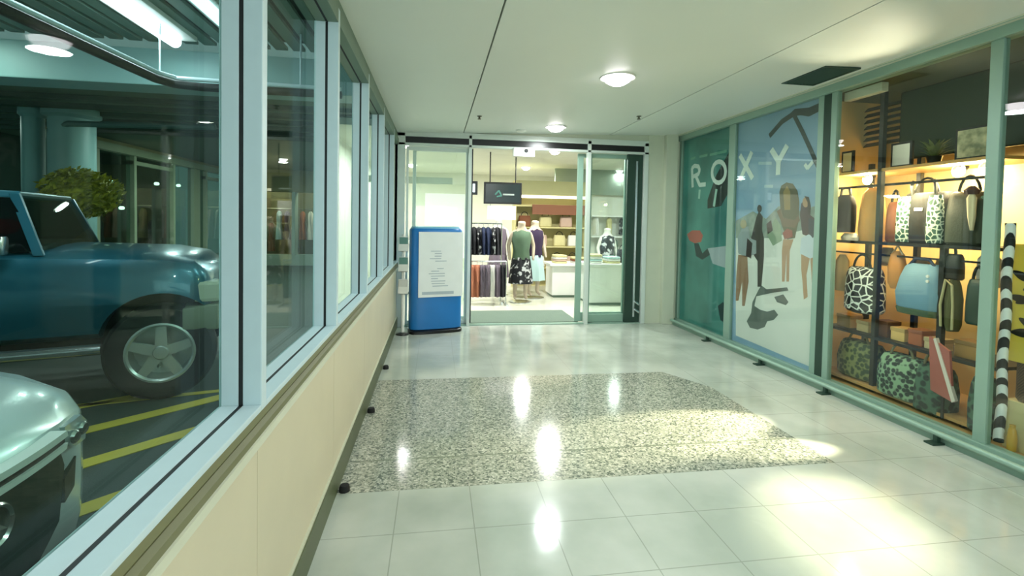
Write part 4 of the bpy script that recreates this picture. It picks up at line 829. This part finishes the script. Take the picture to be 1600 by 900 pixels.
# dark pipe run below the canopy with its hangers
pp = MB().tube([(-2.5, 1.0, 2.66), (-2.28, 4.45, 2.66), (-2.2, 4.58, 2.655), (-2.0, 4.62, 2.65), (-0.85, 4.62, 2.65)], 0.035, 10).build('service_pipe', M['black_metal'], smooth=True); tag(pp, 'dark service pipe turning a corner below the slatted canopy', 'pipe')
MB().tube([(-2.46, 1.0, 2.70), (-2.24, 4.42, 2.70), (-2.16, 4.54, 2.695), (-0.85, 4.585, 2.69)], 0.018, 8).build('pale_conduit', M['alu'], pp, smooth=True)
for p in ((-2.27, 4.5), (-2.38, 2.6), (-1.2, 4.62)): MB().tube([(p[0], p[1], 2.66), (p[0], p[1], 3.16)], 0.008, 6).build('hanger_rod', M['alu'], pp)
# topiary
tp = empty('topiary_tree', (-4.38, 6.9, 0), 'yellow green clipped round shrub beside the teal columns', 'topiary')
rnd = random.Random(5); q = MB()
for i in range(1500):
    u, t = rnd.uniform(-1, 1), rnd.uniform(0, 6.283); s = math.sqrt(1-u*u); rr = rnd.uniform(0.75, 1.04)
    lump = 1+0.10*math.sin(3*t+1)*math.sin(4*u)
    c = Vector((0.40*rr*lump*s*math.cos(t), 0.40*rr*lump*s*math.sin(t), 1.80+0.29*rr*lump*u)); nrm = Vector((rnd.gauss(0, 1), rnd.gauss(0, 1), rnd.gauss(0, 1)+0.4)).normalized()
    a = nrm.orthogonal().normalized()*0.045; b = nrm.cross(a).normalized()*0.022
    q.add([c-a, c-b, c+a, c+b], [(0, 1, 2, 3)])
q.soft([(1.56, 0.15, 0.15), (1.66, 0.28, 0.28), (1.80, 0.32, 0.32), (1.95, 0.26, 0.26), (2.03, 0.12, 0.12)], 20)
q.build('foliage', pattern('yellow green leaves', 'blotch', (96, 104, 18), (168, 166, 40), 14, 0.5, 0.2), tp)
MB().tube([(0, 0, 0.4), (0.02, 0, 1.0), (0, 0.01, 1.65)], 0.035, 8).build('trunk', mat('brown bark', (92, 76, 52), 0.9), tp, smooth=True)
MB().lathe([(0.20, 0), (0.27, 0.40), (0.29, 0.42), (0.26, 0.42), (0.25, 0.36), (0.001, 0.36)], n=22).build('pot', mat('dark green pot', (34, 60, 56), 0.5), tp, smooth=True)
# shoppers' goods in the far lit shopfront: racks of clothes
for i in range(22):
    x = -6.2+i*0.25; kk = ['black', 'white', 'rose', 'brown', 'pale', 'grey', 'black', 'rust', 'white', 'plum', 'cream'][i % 11]
    garment(x, 17.5, 1.75 if i % 3 else 1.35, 0.95, 0.2, cl[kk], '%s dress on show in the far shopfront, number %d from the facade corner' % ({'pale': 'pale aqua', 'grey': 'mauve grey'}.get(kk, kk), i+1), 'dresses in the far shopfront', 0.14, 'dress', axis='x')
o = MB().tube([(-6.4, 17.5, 1.83), (-0.9, 17.5, 1.83)], 0.016, 8).tube([(-6.4, 17.5, 0), (-6.4, 17.5, 1.83)], 0.016, 8).tube([(-3.6, 17.5, 0), (-3.6, 17.5, 1.83)], 0.016, 8).tube([(-0.9, 17.5, 0), (-0.9, 17.5, 1.83)], 0.016, 8).build('clothes_rail', M['chrome'], smooth=True); tag(o, 'long clothes rail behind the far shopfront across the car park', 'clothes rail')
for x in (-5.5, -3.4, -1.6): point('far_shop_light', (x, 17.2, 2.6), 40, (1.0, 0.95, 0.75), 0.15)
for i, (x, y, z) in enumerate(((-7.2, 11.3, 2.45), (-7.4, 12.6, 2.3), (-7.1, 13.9, 2.35), (-7.6, 12.2, 1.9), (-7.3, 15.4, 2.4), (-7.4, 13.0, 1.7))):
    o = MB().lathe([(0.001, -0.05), (0.05, -0.04), (0.06, 0), (0.04, 0.03), (0.001, 0.035)], n=14).build('pendant_lamp', emit('pendant glow %d' % i, (250, 246, 226), 6), smooth=True, loc=(x, y, z)); tag(o, 'small glowing pendant lamp behind the dark glazed facade', 'pendant lamp', 'pendant lamps behind the facade')
    MB().tube([(0, 0, 0.03), (0, 0, 3.04-z)], 0.006, 6).build('cord', M['black'], o)

# ---- vehicles: local x forward (nose at 0), y across, z up
def car_ring(x, hw, zb, zs, zt, n=9, bow=0.0, tuck=0.94):
    half = [(0.0, zb), (0.80*hw, zb), (tuck*hw, zb+0.06), (hw, zb+(zs-zb)*0.45), (0.985*hw, zs-(zs-zb)*0.14), (0.95*hw, zs-0.015), (0.88*hw, zs+(zt-zs)*0.25), (0.60*hw, zs+(zt-zs)*0.75), (0.30*hw, zs+(zt-zs)*0.96), (0.0, zt)]
    full = half + [(-y, z) for y, z in half[-2:0:-1]]
    return [(x-bow*(abs(y)/hw)**2.2, y, z) for y, z in full]
def wheel(parent, x, y, r, w, rimr, out, rim_m, spokes=5):
    t_ = MB().lathe([(rimr, -w/2), (r-0.03, -w/2), (r, -w/2+0.04), (r, w/2-0.04), (r-0.03, w/2), (rimr, w/2)], (x, y, r), 'y', 36, cap=False).build('tyre', M['rubber'], parent, smooth=True)
    q = MB().lathe([(rimr, -w/2*out), (rimr-0.015, -w/2*out-0.004*out), (rimr-0.03, -w/2*out+0.01*out), (rimr-0.035, w*0.3*out), (0.001, w*0.3*out)], (x, y, r), 'y', 36, cap=False)
    for i in range(spokes):
        a = 2*math.pi*i/spokes+0.3; c_, s_ = math.cos(a), math.sin(a); yy = y-w/2*out+0.012*out
        def pt(rr, ww): return (x+c_*rr-s_*ww, r+s_*rr+c_*ww)
        pr = [pt(0.04, -0.045), pt(rimr-0.02, -0.035), pt(rimr-0.02, 0.035), pt(0.04, 0.045)]
        q.prism(pr, yy, yy+0.03*out, 'y')
    q.lathe([(0.001, -w/2*out-0.004*out), (0.05, -w/2*out), (0.065, -w/2*out+0.02*out), (0.065, 0)], (x, y, r), 'y', 20)
    q.build('rim', rim_m, t_, smooth=True)
bluep = mat('metallic teal blue paint', (42, 108, 128), 0.28, 0.45, vary=0.06, coat=0.6)
rimm = mat('silver alloy', (196, 208, 202), 0.3, 0.6)
dglass = mat('dark tinted glass', (6, 8, 10), 0.15, spec=0.12)
suv = empty('blue_vehicle', (0, 0, 0), 'teal blue four wheel drive vehicle parked nose towards the corridor windows', 'car')
q = MB(); HW = 0.88
q.loft([car_ring(0.0, .76, .62, .94, .97, bow=.10), car_ring(-.05, .82, .58, 1.06, 1.10, bow=.10), car_ring(-.16, .86, .55, 1.15, 1.19, bow=.08), car_ring(-.45, HW, .53, 1.19, 1.25, bow=.04),
        car_ring(-1.2, HW, .53, 1.21, 1.28), car_ring(-2.4, HW, .53, 1.22, 1.28), car_ring(-3.6, HW, .53, 1.22, 1.28), car_ring(-4.4, .87, .56, 1.20, 1.26), car_ring(-4.6, .80, .62, 1.12, 1.16)])
body = q.build('body', bluep, suv, smooth=True)
for ax in (-.45, -3.55):
    cu = MB().lathe([(0.43, -1.2), (0.43, 1.2)], (ax, 0, .47), 'y', 40).build('cutter', M['black']); cu.location = (0, 0, 0)
    bpy.context.view_layer.update(); cut(body, cu)
body.data.polygons.foreach_set('use_smooth', [True]*len(body.data.polygons)); body.data.set_sharp_from_angle(angle=math.radians(32))
MB().box((-4.3, -0.62, 0.45), (-0.12, 0.62, 1.0)).build('underbody', M['rubber'], suv)
for ax in (-.45, -3.55):
    for s in (-1, 1): wheel(suv, ax, s*0.75, .40, .23, .25, 1 if s < 0 else -1, rimm)
cab = MB().loft([[(-1.38, y*0.66, z) for y, z in ((-1, 1.66), (-.93, 1.715), (.93, 1.715), (1, 1.66))], [(-2.6, y*0.67, z) for y, z in ((-1, 1.69), (-.93, 1.745), (.93, 1.745), (1, 1.69))], [(-4.2, y*0.66, z) for y, z in ((-1, 1.64), (-.93, 1.70), (.93, 1.70), (1, 1.64))]]).build('roof', bluep, suv, bevel=0.015)
for s in (-1, 1):
    for nm, bx_, tx in (('pillar', -1.22, -1.40), ('pillar', -2.30, -2.30), ('pillar', -3.2, -3.2), ('pillar', -4.42, -4.15)):
        w0, w1 = (0.03, 0.03) if nm else (0, 0)
        MB().loft([[(bx_-.03, s*.815, 1.22), (bx_+.03, s*.815, 1.22), (bx_+.03, s*.775, 1.22), (bx_-.03, s*.775, 1.22)], [(tx-.03, s*.665, 1.69), (tx+.03, s*.665, 1.69), (tx+.03, s*.625, 1.69), (tx-.03, s*.625, 1.69)]]).build(nm, bluep, suv)
wsg = glass('tinted windscreen', (0.62, 0.74, 0.72), 1.0)
MB().add([(-1.20, -.77, 1.26), (-1.20, .77, 1.26), (-1.38, .62, 1.68), (-1.38, -.62, 1.68), (-1.21, -.77, 1.255), (-1.21, .77, 1.255), (-1.39, .62, 1.675), (-1.39, -.62, 1.675)], [(0, 1, 2, 3), (7, 6, 5, 4), (0, 4, 5, 1), (1, 5, 6, 2), (2, 6, 7, 3), (3, 7, 4, 0)]).build('windscreen', wsg, suv)
MB().box((-4.3, -.72, 1.20), (-1.30, .72, 1.29)).build('interior', M['black'], suv)
for sx in (-1.95, -3.0):
    for sy in (-.36, .36): MB().soft([(1.25, .25, .07), (1.45, .24, .07), (1.50, .12, .05), (1.62, .11, .05), (1.64, .08, .03)], 20, pw=3).build('headrest_seat', M['black'], suv, smooth=True, loc=(sx, sy, 0))
for s in (-1, 1):
    q = MB()
    def wy(z): return s*(0.806-(z-1.20)*(0.806-0.654)/0.52+0.006)
    for pl_ in ([(-1.245, 1.25), (-1.31, 1.46), (-1.42, 1.66), (-2.25, 1.665), (-2.25, 1.25)], [(-2.33, 1.25), (-2.33, 1.665), (-3.1, 1.665), (-3.1, 1.25)], [(-3.18, 1.25), (-3.18, 1.66), (-3.85, 1.64), (-4.05, 1.25)]):
        n_ = len(pl_); q.add([(x, wy(z), z) for x, z in pl_]+[(x, wy(z)-s*0.02, z) for x, z in pl_], [tuple(range(n_)), tuple(range(2*n_-1, n_-1, -1))]+[(i, (i+1) % n_, (i+1) % n_+n_, i+n_) for i in range(n_)])
    q.build('side_windows', dglass, suv)
    MB().box((-2.15, s*0.885-0.012, 1.06), (-1.93, s*0.885+0.012, 1.085)).build('door_handle', M['chrome'], suv, bevel=0.005)
    mi = MB().soft([(1.24, 0.04, 0.07), (1.26, 0.045, 0.085), (1.35, 0.045, 0.085), (1.37, 0.04, 0.07)], 20, axis='x', pw=3).build('wing_mirror', M['chrome'], suv, smooth=True, loc=(-1.40, s*0.95, 0))
    MB().box((-0.05, -0.06, 1.265), (-0.043, 0.06, 1.345)).build('mirror_glass', M['chrome'], mi)
    MB().tube([(-0.85, s*0.80, 0.46), (-3.1, s*0.80, 0.46)], 0.045, 10).build('side_step', M['chrome'], suv, smooth=True)
    q = MB(); q.box((-0.20, s*0.60, 0.80), (0.0, s*0.83, 0.98)); q.build('headlight', mat('pale headlight', (186, 200, 176), 0.2), suv, bevel=0.03, loc=(-0.02, 0, 0))
q = MB(); q.loft([[(0.06-0.10*(abs(y)/0.86)**2, y, z) for y, z in ((-.86, .56), (-.86, .78), (-.4, .80), (0, .80), (.4, .80), (.86, .78), (.86, .56), (.4, .54), (0, .54), (-.4, .54))], [(-0.30, y, z) for y, z in ((-.875, .58), (-.875, .76), (-.4, .78), (0, .78), (.4, .78), (.875, .76), (.875, .58), (.4, .56), (0, .56), (-.4, .56))]])
q.build('bumper', mat('grey green bumper', (120, 134, 112), 0.5), suv, bevel=0.02, smooth=True)
MB().box((-0.03, -0.52, 0.82), (0.035, 0.52, 0.97)).build('grille', M['black'], suv, bevel=0.01)
TH = math.radians(19); suv.location = (-2.25+0.45*math.cos(TH)-0.87*math.sin(TH), 4.45+0.45*math.sin(TH)+0.87*math.cos(TH), 0); suv.rotation_euler = (0, 0, TH)
# pale silver car nearest the window
silver = mat('pale silver paint', (206, 222, 222), 0.25, 0.25, vary=0.02, coat=0.7)
sc2 = empty('silver_car', (-1.42, 1.78, 0), 'pale silver car parked with its grille against the nearest corridor window', 'car')
q = MB()
q.loft([car_ring(0.0, .64, .18, .60, .635, bow=.13), car_ring(-.02, .72, .16, .68, .715, bow=.15), car_ring(-.09, .78, .16, .74, .79, bow=.17), car_ring(-.3, .82, .16, .80, .87, bow=.16), car_ring(-.7, .85, .16, .86, .94, bow=.08),
        car_ring(-1.25, .86, .18, .92, 1.0), car_ring(-2.5, .86, .18, .94, 1.01), car_ring(-3.6, .86, .20, .94, 1.03), car_ring(-4.2, .82, .24, .93, 1.0), car_ring(-4.4, .74, .30, .83, .88)])
sbody = q.build('body', silver, sc2, smooth=True)
for ax in (-.88, -3.45):
    cu = MB().lathe([(0.35, -1.2), (0.35, 1.2)], (ax, 0, .31), 'y', 40).build('cutter', M['black']); cu.location = sc2.location
    bpy.context.view_layer.update(); cut(sbody, cu)
sbody.data.polygons.foreach_set('use_smooth', [True]*len(sbody.data.polygons)); sbody.data.set_sharp_from_angle(angle=math.radians(30))
MB().box((-4.2, -0.6, 0.16), (-0.40, 0.6, 0.8)).build('underbody', M['rubber'], sc2)
for ax in (-.88, -3.45):
    for s in (-1, 1): wheel(sc2, ax, s*0.745, .31, .20, .20, 1 if s < 0 else -1, rimm)
q = MB(); q.loft([[(-1.10, y*0.78, z) for y, z in ((-1, .98), (-.94, 1.02), (.94, 1.02), (1, .98))], [(-1.85, y*0.72, z) for y, z in ((-1.1, .98), (-.82, 1.44), (.82, 1.44), (1.1, .98))], [(-3.1, y*0.72, z) for y, z in ((-1.1, .98), (-.82, 1.46), (.82, 1.46), (1.1, .98))], [(-4.05, y*0.74, z) for y, z in ((-1, .98), (-.9, 1.05), (.9, 1.05), (1, .98))]])
cabn = q.build('cabin', dglass, sc2, bevel=0.03, smooth=True)
q = MB(); q.loft([[(-1.80, y*0.60, z) for y, z in ((-1, 1.42), (-.9, 1.455), (.9, 1.455), (1, 1.42))], [(-3.15, y*0.61, z) for y, z in ((-1, 1.44), (-.9, 1.475), (.9, 1.475), (1, 1.44))]]); q.build('roof', silver, cabn, bevel=0.01)
def nose(y, bow, x0): return x0-bow*(abs(y)/0.74)**2.2
def front_patch(name, poly, x0, bow, th, mtl, parent, inner=None, cuts=8):
    """panel in (y, z) that follows the bowed front"""
    bm2 = bmesh.new(); vs = [bm2.verts.new((0, y, z)) for y, z in poly]; f_ = bm2.faces.new(vs)
    for i in range(1, 24):
        yc = -0.8+i*1.6/24; bmesh.ops.bisect_plane(bm2, geom=bm2.verts[:]+bm2.edges[:]+bm2.faces[:], plane_co=(0, yc, 0), plane_no=(0, 1, 0))
    for v_ in bm2.verts: v_.co.x = nose(v_.co.y, bow, x0)
    r_ = bmesh.ops.extrude_face_region(bm2, geom=bm2.faces[:])
    for g_ in r_['geom']:
        if isinstance(g_, bmesh.types.BMVert): g_.co.x -= th
    bmesh.ops.recalc_face_normals(bm2, faces=bm2.faces); me = bpy.data.meshes.new(name); bm2.to_mesh(me); bm2.free(); me.materials.append(mtl)
    o = bpy.data.objects.new(name, me); C.objects.link(o); o.parent = parent; return o
dgr = mat('dark green black grille', (18, 40, 34), 0.4)
BW = .15
gp = front_patch('grille', [(-.34, .63), (-.37, .56), (-.33, .36), (-.20, .28), (.20, .28), (.33, .36), (.37, .56), (.34, .63)], 0.02, BW, 0.06, dgr, sc2)
front_patch('chrome_bar', [(-.37, .675), (-.36, .70), (.36, .70), (.37, .675)], 0.035, BW, 0.06, M['white_alu'], sc2)
front_patch('dark_slot', [(-.37, .648), (-.37, .675), (.37, .675), (.37, .648)], 0.022, BW, 0.06, M['black'], sc2)
front_patch('chrome_lip', [(-.36, .628), (-.37, .648), (.37, .648), (.36, .628)], 0.034, BW, 0.06, M['white_alu'], sc2)
q = MB().lathe([(0.068, 0.0), (0.075, 0.012), (0.068, 0.02), (0.060, 0.012), (0.060, 0.0)], (0.02, 0, 0.535), 'x', 30, cap=False)
for i in range(3):
    a = math.pi/2+i*2*math.pi/3; q.prism([(-0.012*math.sin(a), 0.535+0.012*math.cos(a)), (0.063*math.cos(a), 0.535+0.063*math.sin(a)), (0.012*math.sin(a), 0.535-0.012*math.cos(a))], 0.022, 0.032, 'x')
q.build('emblem', M['chrome'], sc2, smooth=True)
hl = mat('clear headlight', (190, 206, 204), 0.08, 0.5)
for s in (-1, 1):
    poly = [(s*.42, .69), (s*.42, .63), (s*.52, .57), (s*.64, .55), (s*.67, .62), (s*.58, .68)]
    h_ = front_patch('headlight', poly if s > 0 else poly[::-1], 0.0, BW, 0.05, hl, sc2)
    for yy in (.48, .57): MB().lathe([(0.001, 0.012), (0.02, 0.010), (0.028, 0.0), (0.028, -0.02)], (nose(yy, BW, 0.012), s*yy, .625), 'x', 16).build('bulb', M['chrome'], h_, smooth=True)
    poly = [(s*.46, .46), (s*.46, .36), (s*.56, .38), (s*.58, .50)]
    front_patch('fog_lamp', poly if s > 0 else poly[::-1], -0.02, BW, 0.04, dgr, sc2)

# ------------------------------------------------------------------ added spots imitating sun on floor and ceiling, and a display fill
spot('sun_patch_spot', (3.86, 4.02, 2.70), (2.15, 2.25, 0), 1900, SUN_WARM, 17, 1.0, 0.03)
spot('sun_streak_spot', (3.84, 3.80, 0.75), (1.9, 3.42, 0), 1500, SUN_WARM, 24, 0.7, 0.02)
spot('sun_streak_spot', (3.84, 2.93, 0.55), (2.4, 3.06, 0), 900, SUN_WARM, 16, 0.7, 0.02)
spot('ceiling_glow_spot', (3.84, 3.62, 2.10), (3.12, 3.30, 2.9), 70, SUN_WARM, 50, 1.0, 0.03)
area('display_fill', (4.3, 3.6, 2.02), 0.12, 55, WARM, (0.35, 0, -1), 'RECTANGLE', 1.3)  # fill added to brighten the back wall of the display
